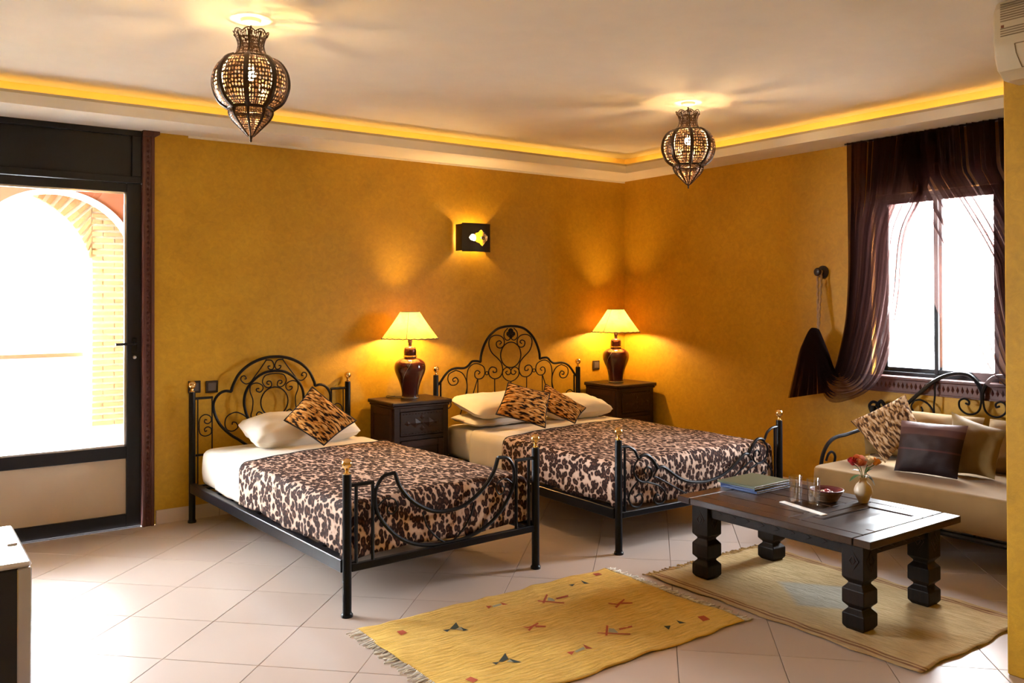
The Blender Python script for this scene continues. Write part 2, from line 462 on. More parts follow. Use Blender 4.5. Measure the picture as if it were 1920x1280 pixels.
# ------------------------------------------------------------------ mesh helpers
class B:
    """collects shapes; build() links them as ONE mesh object"""
    def __init__(self):
        self.v, self.f, self.uv = [], [], {}
    def add(self, vs, fs):
        k = len(self.v)
        self.v += [tuple(p) for p in vs]
        self.f += [tuple(i + k for i in f) for f in fs]
        return self
    def box(self, x0, x1, y0, y1, z0, z1, bev=0.0):
        if bev <= 0:
            vs = [(x, y, z) for z in (z0, z1) for y in (y0, y1) for x in (x0, x1)]
            return self.add(vs, [(0, 2, 3, 1), (4, 5, 7, 6), (0, 1, 5, 4), (2, 6, 7, 3), (0, 4, 6, 2), (1, 3, 7, 5)])
        bm = bmesh.new()
        bmesh.ops.create_cube(bm, size=1)
        for q in bm.verts:
            q.co = Vector(((x0 + x1) / 2 + q.co.x * (x1 - x0), (y0 + y1) / 2 + q.co.y * (y1 - y0), (z0 + z1) / 2 + q.co.z * (z1 - z0)))
        bmesh.ops.bevel(bm, geom=list(bm.edges), offset=bev, segments=2 if bev > 0.01 else 1, affect='EDGES', profile=0.5)
        bm.verts.index_update()
        self.add([q.co.copy() for q in bm.verts], [[q.index for q in f.verts] for f in bm.faces])
        bm.free()
        return self
    def lathe(self, prof, seg=32, cx=0, cy=0, cz=0, caps=True, rot0=0.0):
        k = len(self.v)
        n = len(prof)
        for r, z in prof:
            for i in range(seg):
                a = rot0 + 2 * PI * i / seg
                self.v.append((cx + r * math.cos(a), cy + r * math.sin(a), cz + z))
        for j in range(n - 1):
            for i in range(seg):
                a, b = k + j * seg + i, k + j * seg + (i + 1) % seg
                self.f.append((a, b, b + seg, a + seg))
        if caps:
            self.f.append(tuple(k + i for i in reversed(range(seg))))
            self.f.append(tuple(k + (n - 1) * seg + i for i in range(seg)))
        return self
    def tube(self, path, r, seg=8, closed=False, flat=None):
        P = [Vector(p) for p in path]
        n = len(P)
        k = len(self.v)
        T = []
        for i in range(n):
            if closed:
                d = P[(i + 1) % n] - P[i - 1]
            else:
                d = P[min(i + 1, n - 1)] - P[max(i - 1, 0)]
            T.append(d.normalized() if d.length > 1e-9 else Vector((0, 0, 1)))
        ref = Vector((0, 1, 0)) if abs(T[0].y) < 0.9 else Vector((1, 0, 0))
        N = (ref - T[0] * ref.dot(T[0])).normalized()
        for i in range(n):
            N = (N - T[i] * N.dot(T[i])).normalized()
            Bn = T[i].cross(N)
            rr = r[i] if isinstance(r, (list, tuple)) else r
            for j in range(seg):
                a = 2 * PI * j / seg
                self.v.append(tuple(P[i] + N * (math.cos(a) * rr * (flat or 1)) + Bn * (math.sin(a) * rr)))
        m = n if closed else n - 1
        for i in range(m):
            for j in range(seg):
                a = k + i * seg + j
                b = k + i * seg + (j + 1) % seg
                c = k + ((i + 1) % n) * seg + (j + 1) % seg
                d = k + ((i + 1) % n) * seg + j
                self.f.append((a, b, c, d))
        if not closed:
            self.f.append(tuple(k + j for j in reversed(range(seg))))
            self.f.append(tuple(k + (n - 1) * seg + j for j in range(seg)))
        return self
    def ball(self, c, r, seg=16, rings=8, sz=1.0):
        prof = [(max(1e-4, r * math.sin(PI * i / rings)), -r * sz * math.cos(PI * i / rings)) for i in range(rings + 1)]
        return self.lathe(prof, seg, c[0], c[1], c[2])
    def grid(self, rows, closed_u=False, uv=True):
        k = len(self.v)
        nr, nc = len(rows), len(rows[0])
        for j, row in enumerate(rows):
            for i, p in enumerate(row):
                self.uv[len(self.v)] = (i / (nc - 1), j / (nr - 1))
                self.v.append(tuple(p))
        for j in range(nr - 1):
            for i in range(nc - 1 + (1 if closed_u else 0)):
                i2 = (i + 1) % nc
                self.f.append((k + j * nc + i, k + j * nc + i2, k + (j + 1) * nc + i2, k + (j + 1) * nc + i))
        return self
    def prism(self, poly, y0, y1):
        """polygon in XZ extruded along y"""
        n = len(poly)
        vs = [(x, y0, z) for x, z in poly] + [(x, y1, z) for x, z in poly]
        fs = [tuple(range(n)), tuple(reversed(range(n, 2 * n)))]
        fs += [(i, i + n, (i + 1) % n + n, (i + 1) % n) for i in range(n)]
        return self.add(vs, fs)
    def flatpoly(self, poly, z0, z1):
        """polygon in XY extruded along z"""
        n = len(poly)
        vs = [(x, y, z0) for x, y in poly] + [(x, y, z1) for x, y in poly]
        fs = [tuple(reversed(range(n))), tuple(range(n, 2 * n))]
        fs += [(i, (i + 1) % n, (i + 1) % n + n, i + n) for i in range(n)]
        return self.add(vs, fs)
    def build(self, name, mat, parent=None, origin=None, smooth=True, ang=0.6):
        o0 = Vector((0, 0, 0))
        if origin == 'base':
            xs, ys, zs = zip(*self.v)
            o0 = Vector(((min(xs) + max(xs)) / 2, (min(ys) + max(ys)) / 2, min(zs)))
        elif origin is not None:
            o0 = Vector(origin)
        me = bpy.data.meshes.new(name)
        me.from_pydata([tuple(Vector(p) - o0) for p in self.v], [], self.f)
        if self.uv:
            ul = me.uv_layers.new(name='UVMap')
            for lp in me.loops:
                ul.data[lp.index].uv = self.uv.get(lp.vertex_index, (0, 0))
        bm = bmesh.new()
        bm.from_mesh(me)
        bmesh.ops.recalc_face_normals(bm, faces=bm.faces)
        bm.to_mesh(me)
        bm.free()
        if smooth:
            me.shade_smooth()
            me.set_sharp_from_angle(angle=ang)
        me.materials.append(mat)
        o = bpy.data.objects.new(name, me)
        COL.objects.link(o)
        o.location = o0
        if parent:
            o.parent = parent
        return o

def tag(o, label=None, cat=None, group=None, kind=None):
    if label: o['label'] = label
    if cat: o['category'] = cat
    if group: o['group'] = group
    if kind: o['kind'] = kind
    return o

def thing(name, label, cat, loc, rz=0.0, group=None):
    o = bpy.data.objects.new(name, None)
    o.empty_display_size = 0.1
    COL.objects.link(o)
    o.location = loc
    o.rotation_euler = (0, 0, rz)
    return tag(o, label, cat, group)

def share(src, name, parent, loc=(0, 0, 0), rot=(0, 0, 0), scale=(1, 1, 1)):
    c = src.copy()
    c.name = name
    COL.objects.link(c)
    c.parent = parent
    c.location = loc
    c.rotation_euler = rot
    c.scale = scale
    return c

def copy_tree(o, parent=None):
    c = o.copy()
    COL.objects.link(c)
    c.parent = parent
    for ch in list(o.children):
        copy_tree(ch, c)
    return c

def cr(pts, sub=6, closed=False):
    """Catmull-Rom through 2-D or 3-D points"""
    P = [Vector(p) if len(p) == 3 else Vector((p[0], p[1], 0)) for p in pts]
    d3 = len(pts[0]) == 3
    out = []
    n = len(P)
    for i in range(n if closed else n - 1):
        p1, p2 = P[i], P[(i + 1) % n]
        p0 = P[i - 1] if (i > 0 or closed) else p1 * 2 - p2
        p3 = P[(i + 2) % n] if (i + 2 < n or closed) else p2 * 2 - p1
        for s in range(sub):
            t = s / sub
            q = 0.5 * ((2 * p1) + (p2 - p0) * t + (2 * p0 - 5 * p1 + 4 * p2 - p3) * t * t + (3 * p1 - p0 - 3 * p2 + p3) * t ** 3)
            out.append(q)
    if not closed:
        out.append(P[-1])
    return [tuple(q) if d3 else (q.x, q.y) for q in out]

# ================================================================== SETTING
H_SLAB, H_LIP, H_CEIL = 2.49, 2.55, 2.655
XL, YF = -6.3, -6.6
YA = -4.95      # end wall of the sofa alcove
XP, YP = -2.0, -4.21   # partition face and its free end

b = B()
b.box(XL - .2, .2, YF - .2, .0, -0.2, -0.013)
floor = tag(b.build('floor', MT['grout']), kind='structure')

# diagonal 40 cm floor tiles, each its own piece
def clip(poly, ax, val, keep_less):
    out = []
    n = len(poly)
    for i in range(n):
        p, q = poly[i], poly[(i + 1) % n]
        ip = (p[ax] <= val) if keep_less else (p[ax] >= val)
        iq = (q[ax] <= val) if keep_less else (q[ax] >= val)
        if ip:
            out.append(p)
        if ip != iq:
            t = (val - p[ax]) / (q[ax] - p[ax])
            out.append((p[0] + (q[0] - p[0]) * t, p[1] + (q[1] - p[1]) * t))
    return out
TS = 0.5703
U0, V0 = 1.235, -5.58
tile_full = None
far_tiles = B()
def tile_bm(poly, ctr):
    """a slab with a small bevelled arris, z -0.012 .. 0"""
    bb = B()
    n = len(poly)
    c = Vector((sum(p[0] for p in poly) / n, sum(p[1] for p in poly) / n))
    def inset(p, d):
        v = Vector(p) - c
        return c + v * max(0.0, (v.length - d) / max(v.length, 1e-6))
    lo = [(*(inset(p, 0.0016)), -0.0125) for p in poly]
    mi = [(*(inset(p, 0.0016)), -0.0012) for p in poly]
    hi = [(*(inset(p, 0.0034)), 0.0) for p in poly]
    bb.add(lo + mi + hi, [tuple(range(2 * n, 3 * n))] + [(i, (i + 1) % n, n + (i + 1) % n, n + i) for i in range(n)]
           + [(n + i, n + (i + 1) % n, 2 * n + (i + 1) % n, 2 * n + i) for i in range(n)])
    return bb
for iu in range(-16, 16):
    for iv in range(-16, 16):
        u0, v0 = U0 + iu * TS, V0 + iv * TS
        cx, cy = (v0 + TS / 2 - u0 - TS / 2) / 2, (v0 + TS / 2 + u0 + TS / 2) / 2
        hd = TS / 2
        poly = [(cx - hd, cy), (cx, cy - hd), (cx + hd, cy), (cx, cy + hd)]
        pc = poly
        for ax, val, less in ((0, XL, False), (0, 0.0, True), (1, YF, False), (1, 0.0, True)):
            pc = clip(pc, ax, val, less)
            if len(pc) < 3:
                break
        if len(pc) < 3:
            continue
        ar = abs(sum(pc[i][0] * pc[(i + 1) % len(pc)][1] - pc[(i + 1) % len(pc)][0] * pc[i][1] for i in range(len(pc)))) / 2
        if ar < 0.002:
            continue
        d = Vector((cx, cy, 0)) - cam.location
        dep = d.dot(Fw)
        seen = dep > 1.6 and -1250 < F_PX * d.dot(R2) / dep < 1250 and cy > -5.0
        full = ar > 0.1625
        if not seen:
            bb = tile_bm(pc, (cx, cy))
            far_tiles.add(bb.v, bb.f)
        elif full:
            if tile_full is None:
                tile_full = tile_bm(poly, (cx, cy)).build('tile', MT['tile'], floor, origin=(cx, cy, 0), smooth=False)
            else:
                share(tile_full, 'tile', floor, (cx, cy, 0))
        else:
            tile_bm(pc, (cx, cy)).build('tile', MT['tile'], floor, origin=(cx, cy, 0), smooth=False)
tag(far_tiles.build('outlying_tiles', MT['tile'], floor, smooth=False), kind='stuff')

# walls
T = 0.2
DX0, DX1 = -6.04, -4.07      # opening of the terrace door
wb = B()
wb.box(DX1, T, 0, T, 0, 2.9)
wb.box(XL - T, DX0, 0, T, 0, 2.9)
wb.box(DX0, DX1, 0, T, H_SLAB, 2.9)
wall_back = tag(wb.build('wall_back', MT['wall'], smooth=False), kind='structure')
WY0, WY1, WZ0, WZ1 = -3.27, -2.44, 0.90, 2.12
wr = B()
wr.box(0, T, WY1, 0, 0, 2.9)
wr.box(0, T, YA - T, WY0, 0, 2.9)
wr.box(0, T, WY0, WY1, 0, WZ0)
wr.box(0, T, WY0, WY1, WZ1, 2.9)
wall_right = tag(wr.build('wall_right', MT['wall'], smooth=False), kind='structure')
tag(B().box(XL - T, XL, YF - T, 0, 0, 2.9).build('wall_left', MT['wall'], smooth=False), kind='structure')
tag(B().box(XL, XP, YF - T, YF, 0, 2.9).build('wall_front', MT['wall'], smooth=False), kind='structure')
wp = B()
wp.box(XP, XP + 0.22, YF - T, YP, 0, H_SLAB, 0.006)
tag(wp.build('wall_partition', MT['wall'], smooth=False), kind='structure')
tag(B().box(XP + 0.22, 0, YA - T, YA, 0, H_SLAB).build('wall_alcove', MT['wall'], smooth=False), kind='structure')

# ceiling with dropped border and cove
TX0, TX1, TY0, TY1 = -5.9, -0.36, -3.92, -0.41
RX0, RX1, RY0, RY1 = -6.08, -0.17, -4.1, -0.19
cb = B()
cb.box(RX0 - .05, RX1 + .05, RY0 - .05, RY1 + .05, H_CEIL, H_CEIL + 0.12)
ceiling = tag(cb.build('ceiling', MT['ceiling'], smooth=False), kind='structure')
sl = B()
sl.box(XL, 0, TY1, 0, H_SLAB, H_LIP)
sl.box(TX1, 0, TY0, TY1, H_SLAB, H_LIP)
sl.box(XL, TX0, TY0, TY1, H_SLAB, H_LIP)
sl.box(XL, 0, YF, TY0, H_SLAB, H_LIP)
tag(sl.build('dropped_border', MT['ceiling'], ceiling, smooth=False))
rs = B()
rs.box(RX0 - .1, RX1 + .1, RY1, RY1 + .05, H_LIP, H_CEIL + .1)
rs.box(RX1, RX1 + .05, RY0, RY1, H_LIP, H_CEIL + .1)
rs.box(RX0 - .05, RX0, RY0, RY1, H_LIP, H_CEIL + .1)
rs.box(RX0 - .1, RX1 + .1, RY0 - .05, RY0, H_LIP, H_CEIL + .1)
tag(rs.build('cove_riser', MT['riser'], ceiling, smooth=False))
ld = B()
ld.box(TX0 - .03, TX1 + .05, TY1 + .040, TY1 + .050, H_LIP, H_LIP + .010)
ld.box(TX1 + .040, TX1 + .050, TY0, TY1 + .04, H_LIP, H_LIP + .010)
tag(ld.build('light_strip', MT['led'], ceiling, smooth=False))
sc_ = B()  # shield added over the strip so its light misses the ceiling
sc_.box(TX0 - .03, TX1 + .066, TY1 + .034, TY1 + .066, H_LIP + .020, H_LIP + .023)
sc_.box(TX0 - .03, TX1 + .034, TY1 + .030, TY1 + .034, H_LIP, H_LIP + .023)
sc_.box(TX1 + .034, TX1 + .066, TY0, TY1 + .034, H_LIP + .020, H_LIP + .023)
sc_.box(TX1 + .030, TX1 + .034, TY0, TY1 + .034, H_LIP, H_LIP + .023)
tag(sc_.build('added_strip_shield', MT['plastic'], ceiling, smooth=False))
# narrow plaster fillet under the border, right of the door
tag(B().box(-3.86, -0.0, -0.012, -0.0, 2.476, 2.49).build('trim_1', MT['ceiling'], smooth=False), kind='structure')

# baseboards of cut tile
bbk = tag(B().box(DX1 + 0.01, 0, -0.004, 0, 0, 0.088).build('baseboard_back', MT['grout'], smooth=False), kind='structure')
x = DX1 + 0.01
while x < -0.02:
    x2 = min(x + 0.397, -0.012)
    B().box(x + .0015, x2 - .0015, -0.014, -0.003, 0.001, 0.09, 0.002).build('baseboard_tile', MT['tile'], bbk, origin='base', smooth=False)
    x = x2
bbr = tag(B().box(-0.004, 0, YA, -0.014, 0, 0.088).build('baseboard_right', MT['grout'], smooth=False), kind='structure')
y = -0.016
while y > YA + .02:
    y2 = max(y - 0.397, YA)
    B().box(-0.014, -0.003, y2 + .0015, y - .0015, 0.001, 0.09, 0.002).build('baseboard_tile', MT['tile'], bbr, origin='base', smooth=False)
    y = y2

# ---- terrace door (two leaves, the nearer one in view)
def leaf(name, x0, x1, handle_right):
    """x0<x1 outer edges of the leaf"""
    d = B()
    y0, y1 = 0.01, 0.065
    z0, z1 = 0.006, 2.155
    sw = 0.085
    d.box(x0, x0 + sw, y0, y1, z0, z1, 0.003)
    d.box(x1 - sw, x1, y0, y1, z0, z1, 0.003)
    d.box(x0 + sw, x1 - sw, y0, y1, z1 - 0.055, z1, 0.003)
    d.box(x0 + sw, x1 - sw, y0, y1, 0.435, 0.510, 0.003)
    d.box(x0 + sw, x1 - sw, y0, y1, z0, 0.088, 0.003)
    o = tag(d.build(name, MT['alu'], smooth=False), kind='structure')
    B().box(x0 + sw - .005, x1 - sw + .005, 0.034, 0.040, 0.505, 2.105).build('glass_pane', MT['glass'], o, smooth=False)
    gb = B()
    for (a0, a1, c0, c1) in ((x0 + sw, x0 + sw + .012, .51, 2.1), (x1 - sw - .012, x1 - sw, .51, 2.1), (x0 + sw, x1 - sw, .51, .522), (x0 + sw, x1 - sw, 2.088, 2.1)):
        gb.box(a0, a1, 0.020, 0.034, c0, c1)
    gb.build('glazing_bead', MT['steel'], o, smooth=False)
    B().box(x0 + sw - .005, x1 - sw + .005, 0.030, 0.044, 0.085, 0.437).build('lower_panel', MT['panelcream'], o, smooth=False)
    if handle_right:
        hx = x1 - 0.04
        h = B()
        h.box(hx - .014, hx + .014, 0.002, 0.012, 1.095, 1.185, 0.004)
        h.tube([(hx, 0.01, 1.152), (hx, -0.035, 1.152), (hx - .012, -0.045, 1.152), (hx - .12, -0.047, 1.150)], 0.0085)
        h.build('door_handle', MT['iron'], o)
        k = B()
        k.lathe([(0.010, 0), (0.010, 0.014), (0.006, 0.016)], 16)
        ko = k.build('lock_cylinder', MT['steel'], o)
        ko.location = (hx, 0.010, 1.065)
        ko.rotation_euler = (PI / 2, 0, 0)
    return o
XT = -4.145   # inner edge of carved trim
leaf('door_1', -5.095, XT, True)
leaf('door_2', -6.035, -5.10, False)
fr = B()
fr.box(DX0, XT, 0.012, 0.19, -0.013, 0.006, 0.002)
fr.box(DX0, XT - .0, 0.0, 0.075, 2.158, 2.20, 0.003)
fr.box(DX0, XT - .0, 0.0, 0.075, 2.455, 2.489, 0.003)
fr.box(XT - .055, XT, 0.0, 0.075, 2.20, 2.455, 0.003)
tr = tag(fr.build('trim_2', MT['alu'], smooth=False), kind='structure')
B().box(DX0, XT - .05, 0.03, 0.045, 2.195, 2.46).build('transom_panel', MT['alu'], tr, smooth=False)
# carved wooden architrave
ar = B()
ar.box(XT, XT + .022, -0.030, 0.08, 0, 2.485, 0.004)
ar.box(XT + .050, XT + .072, -0.030, 0.08, 0, 2.485, 0.004)
ar.box(XT + .020, XT + .052, -0.018, 0.08, 0, 2.485)
arch_o = tag(ar.build('trim_3', MT['wood_red'], smooth=False), kind='structure')
dia = None
zz = 0.05
while zz < 2.44:
    if dia is None:
        q = B()
        q.add([(-.011, 0, 0), (0, 0, -.014), (.011, 0, 0), (0, 0, .014), (0, -.010, 0)], [(0, 1, 4), (1, 2, 4), (2, 3, 4), (3, 0, 4), (0, 3, 2, 1)])
        dia = q.build('carved_diamond', MT['wood_red'], arch_o, smooth=False)
        dia.location = (XT + .036, -0.018, zz)
    else:
        share(dia, 'carved_diamond', arch_o, (XT + .036, -0.018, zz))
    zz += 0.034
cap = B()
cap.prism([(XT + .0, 2.489), (XT + .10, 2.489), (XT + .10, 2.470), (XT + .075, 2.455), (XT, 2.455)], -0.045, -0.004)
cap.build('carved_capital', MT['wood_red'], arch_o, smooth=False)

# ---- window
wn = B()
def wframe(y0, y1, z0, z1, x0, x1, s):
    wn.box(x0, x1, y0, y0 + s, z0, z1, 0.003)
    wn.box(x0, x1, y1 - s, y1, z0, z1, 0.003)
    wn.box(x0, x1, y0 + s, y1 - s, z0, z0 + s, 0.003)
    wn.box(x0, x1, y0 + s, y1 - s, z1 - s, z1, 0.003)
wframe(WY0, WY1, WZ0 - .0, WZ1, 0.06, 0.13, 0.03)
wframe(WY0 + .03, -2.835, WZ0 + .03, WZ1 - .03, 0.065, 0.09, 0.028)
wframe(-2.875, WY1 - .03, WZ0 + .03, WZ1 - .03, 0.095, 0.12, 0.028)
win = tag(wn.build('window_1', MT['alu'], smooth=False), kind='structure')
B().box(0.076, 0.080, WY0 + .055, -2.86, WZ0 + .055, WZ1 - .055).build('glass_pane', MT['glass'], win, smooth=False)
B().box(0.106, 0.110, -2.85, WY1 - .055, WZ0 + .055, WZ1 - .055).build('glass_pane', MT['glass'], win, smooth=False)
sl2 = B()
sl2.box(-0.035, 0.06, WY0 - .25, WY1 + .07, 0.885, 0.905, 0.004)
sl2.build('window_sill', MT['wood_red'], win, smooth=False)
ap = B()
ap.box(-0.022, -0.001, WY0 - .25, WY1 + .06, 0.80, 0.885, 0.003)
ap.box(-0.028, -0.001, WY0 - .25, WY1 + .06, 0.798, 0.810, 0.002)
apo = ap.build('carved_apron', MT['wood_red'], win, smooth=False)
yy = WY1 + .04
while yy > WY0 - .22:
    q = B()
    q.add([(-.022, yy - .011, .845), (-.022, yy, .825), (-.022, yy + .011, .845), (-.022, yy, .872), (-.032, yy, .848)], [(0, 1, 4), (1, 2, 4), (2, 3, 4), (3, 0, 4)])
    q.build('carved_leaf', MT['wood_red'], apo, origin='base', smooth=False)
    yy -= 0.03

# ---- outside: terrace, arcade, parapet
ter = B()
ter.box(-30, 30, 0.2, 40, -0.15, -0.03)
ter.box(0.2, 30, -30, 0.2, -0.15, -0.03)
tag(ter.build('terrace_ground', MT['paving'], smooth=False), 'pale paved ground outside the door and window', 'ground', kind='structure')
def arch_wall(name, mat, y0, y1, cx, cz, r, xl, xr, ztop, n=28):
    q = B()
    pts = [(cx + r * math.cos(PI * i / n), cz + r * math.sin(PI * i / n)) for i in range(n + 1)]  # right to left
    q.box(cx + r, xr, y0, y1, -0.03, cz)
    q.box(xl, cx - r, y0, y1, -0.03, cz)
    for i in range(n):
        (xa, za), (xb, zb) = pts[i], pts[i + 1]
        q.add([(xa, y0, za), (xb, y0, zb), (xb, y0, ztop), (xa, y0, ztop), (xa, y1, za), (xb, y1, zb), (xb, y1, ztop), (xa, y1, ztop)],
              [(0, 1, 2, 3), (7, 6, 5, 4), (0, 4, 5, 1), (3, 2, 6, 7)])
    q.box(cx + r, xr, y0, y1, cz, ztop)
    q.box(xl, cx - r, y0, y1, cz, ztop)
    return q.build(name, mat, smooth=False)
CX, CZ, RR = -4.42, 1.67, 0.593
aw = tag(arch_wall('arcade_wall', MT['terracotta'], 1.5, 1.60, CX, CZ, RR, -5.4, -3.2, 2.75), 'terracotta rendered wall with a white-edged arch outside the door', 'wall', kind='structure')
wt = B()
n = 36
ring_i = [(CX + (RR - .03) * math.cos(PI * i / n), CZ + (RR - .03) * math.sin(PI * i / n)) for i in range(n + 1)]
ring_o = [(CX + (RR + .0) * math.cos(PI * i / n), CZ + (RR + .0) * math.sin(PI * i / n)) for i in range(n + 1)]
for i in range(n):
    wt.prism([ring_i[i], ring_o[i], ring_o[i + 1], ring_i[i + 1]], 1.485, 1.615)
wt.box(CX + RR - .03, CX + RR, 1.485, 1.615, -0.03, CZ)
wt.box(CX - RR, CX - RR + .03, 1.485, 1.615, -0.03, CZ)
wt.build('white_arch_edge', MT['whitewash'], aw, smooth=False)
CX2, CZ2, RR2 = -4.81, 1.597, 0.685
bw = tag(arch_wall('brick_arcade', MT['mortar'], 1.80, 2.15, CX2, CZ2, RR2, -5.75, -3.2, 2.75), 'buff brick arch and pier outside the door', 'wall', kind='structure')
tag(B().box(-9.5, -2.9, 0.2, 2.20, 2.75, 2.95).build('sky_blocking_roof', MT['whitewash'], smooth=False), 'unseen flat roof added to keep skylight off the bricks outside the door', 'roof', kind='structure')  # unseen roof, added to darken the brick face below
tew = B().box(-3.2, -3.0, 0.2, 2.20, -0.03, 2.75).box(-9.6, -9.4, 0.2, 2.20, -0.03, 2.75)  # unseen walls, added to shut sidelong sky light out
tag(tew.build('sky_blocking_end_walls', MT['terracotta'], smooth=False), 'unseen terracotta end walls added to keep side skylight off the bricks', 'wall', kind='structure')
# individual bricks on the face of the pier and round the arch
jx = CX2 + RR2
bh, bl = 0.040, 0.165
base_brick = B().box(0, 1, 1.786, 1.802, 0, 1, 0.0)
def brick(poly):
    return B().prism(poly, 1.784 - random.random() * .006, 1.801).build('brick', MT['brick'], bw, smooth=False)
zc, row = 0.42, 0
while zc < 2.42:
    xx = jx + 0.008 - (0.085 if row % 2 else 0)
    while xx < -3.72:
        xa, xb = max(xx, jx + 0.006), xx + bl - 0.012
        if xb - xa > 0.03:
            brick([(xa, zc), (xb, zc), (xb, zc + bh - .010), (xa, zc + bh - .010)])
        xx += bl
    zc += bh + 0.009
    row += 1
a = 0.05
while a < PI * 0.62:
    da = 0.036 / RR2
    poly = []
    for rr_, aa in ((RR2 + .006, a), (RR2 + 0.24, a), (RR2 + 0.24, a + da), (RR2 + .006, a + da)):
        px_, pz_ = CX2 + rr_ * math.cos(aa), CZ2 + rr_ * math.sin(aa)
        poly.append((min(px_, jx), pz_))
    if abs(poly[0][0] - poly[1][0]) + abs(poly[0][1] - poly[1][1]) > 0.05:
        brick(poly)
    a += da * 1.75
pw = B()
pw.box(-8.5, -4.10, 2.20, 2.32, -0.03, 0.955)
par = tag(pw.build('parapet', MT['whitewash'], smooth=False), 'low whitewashed parapet beyond the arch', 'wall', kind='structure')
B().box(-8.5, -4.10, 2.18, 2.34, 0.955, 0.99, 0.004).build('coping', MT['terracotta'], par, smooth=False)

# ================================================================== BEDS
def mirror(pts, w):
    return [(w - x, z) for x, z in pts]
def p3(pts, y=0.0):
    return [(x, y, z) for x, z in pts]
def turned(hw, path):
    return path

def iron_bed(name, label, loc, rz, w, L, zh, zf, head, foot, group=None):
    root = thing(name, label, 'bed', loc, rz)
    def post(x, y, h):
        q = B()
        q.lathe([(0.027, 0.0), (0.027, 0.012), (0.023, 0.016), (0.0205, 0.022), (0.0205, h - .01), (0.019, h)], 20, x, y)
        o = q.build('post', MT['iron'], root, origin=(x, y, 0))
        f = B()
        f.lathe([(0.0165, 0), (0.017, 0.004), (0.009, 0.010), (0.008, 0.018), (0.012, 0.022)], 20, 0, 0, h)
        f.ball((0, 0, h + 0.046), 0.0245, 20, 10)
        f.build('finial', MT['brass'], o)
        return o
    post(0, 0, zh); post(w, 0, zh); post(0, -L, zf); post(w, -L, zf)
    for s in (0, 1):
        x = 0 if s == 0 else w
        q = B()
        q.box(x - .021, x + .021, -L + .02, -.02, 0.194, 0.252, 0.003)
        xi = x + (.021 if s == 0 else -.021)
        q.box(min(xi, xi + (.035 if s == 0 else -.035)), max(xi, xi + (.035 if s == 0 else -.035)), -L + .02, -.02, 0.225, 0.232)
        q.build('side_rail', MT['iron'], root, smooth=False)
    for y in (0, -L):
        q = B()
        q.box(.018, w - .018, y - .013, y + .013, 0.198, 0.232, 0.003)
        q.build('head_rail' if y == 0 else 'foot_rail', MT['iron'], root, smooth=False)
    ns = 10
    sl0 = None
    for i in range(ns):
        yy = -.14 - i * (L - .28) / (ns - 1)
        if sl0 is None:
            sl0 = B().box(.022, w - .022, -.03, .03, 0.233, 0.245).build('slat', MT['iron'], root, smooth=False)
            sl0.location = (0, yy, 0)
        else:
            share(sl0, 'slat', root, (0, yy, 0))
    def piece(nm, pts, r, y=0.0, both=True, sub=6, closed=False):
        for k in ((0, 1) if both else (0,)):
            pp = pts if k == 0 else mirror(pts, w)
            q = B().tube(p3(cr(pp, sub, closed) if sub > 1 else pp, y), r, 8, closed)
            q.build(nm, MT['iron'], root)
    head(piece, w)
    foot(piece, w, L)
    return root

def circ(cx, cz, rx, rz, n=32):
    return [(cx + rx * math.cos(2 * PI * i / n), cz + rz * math.sin(2 * PI * i / n)) for i in range(n)]

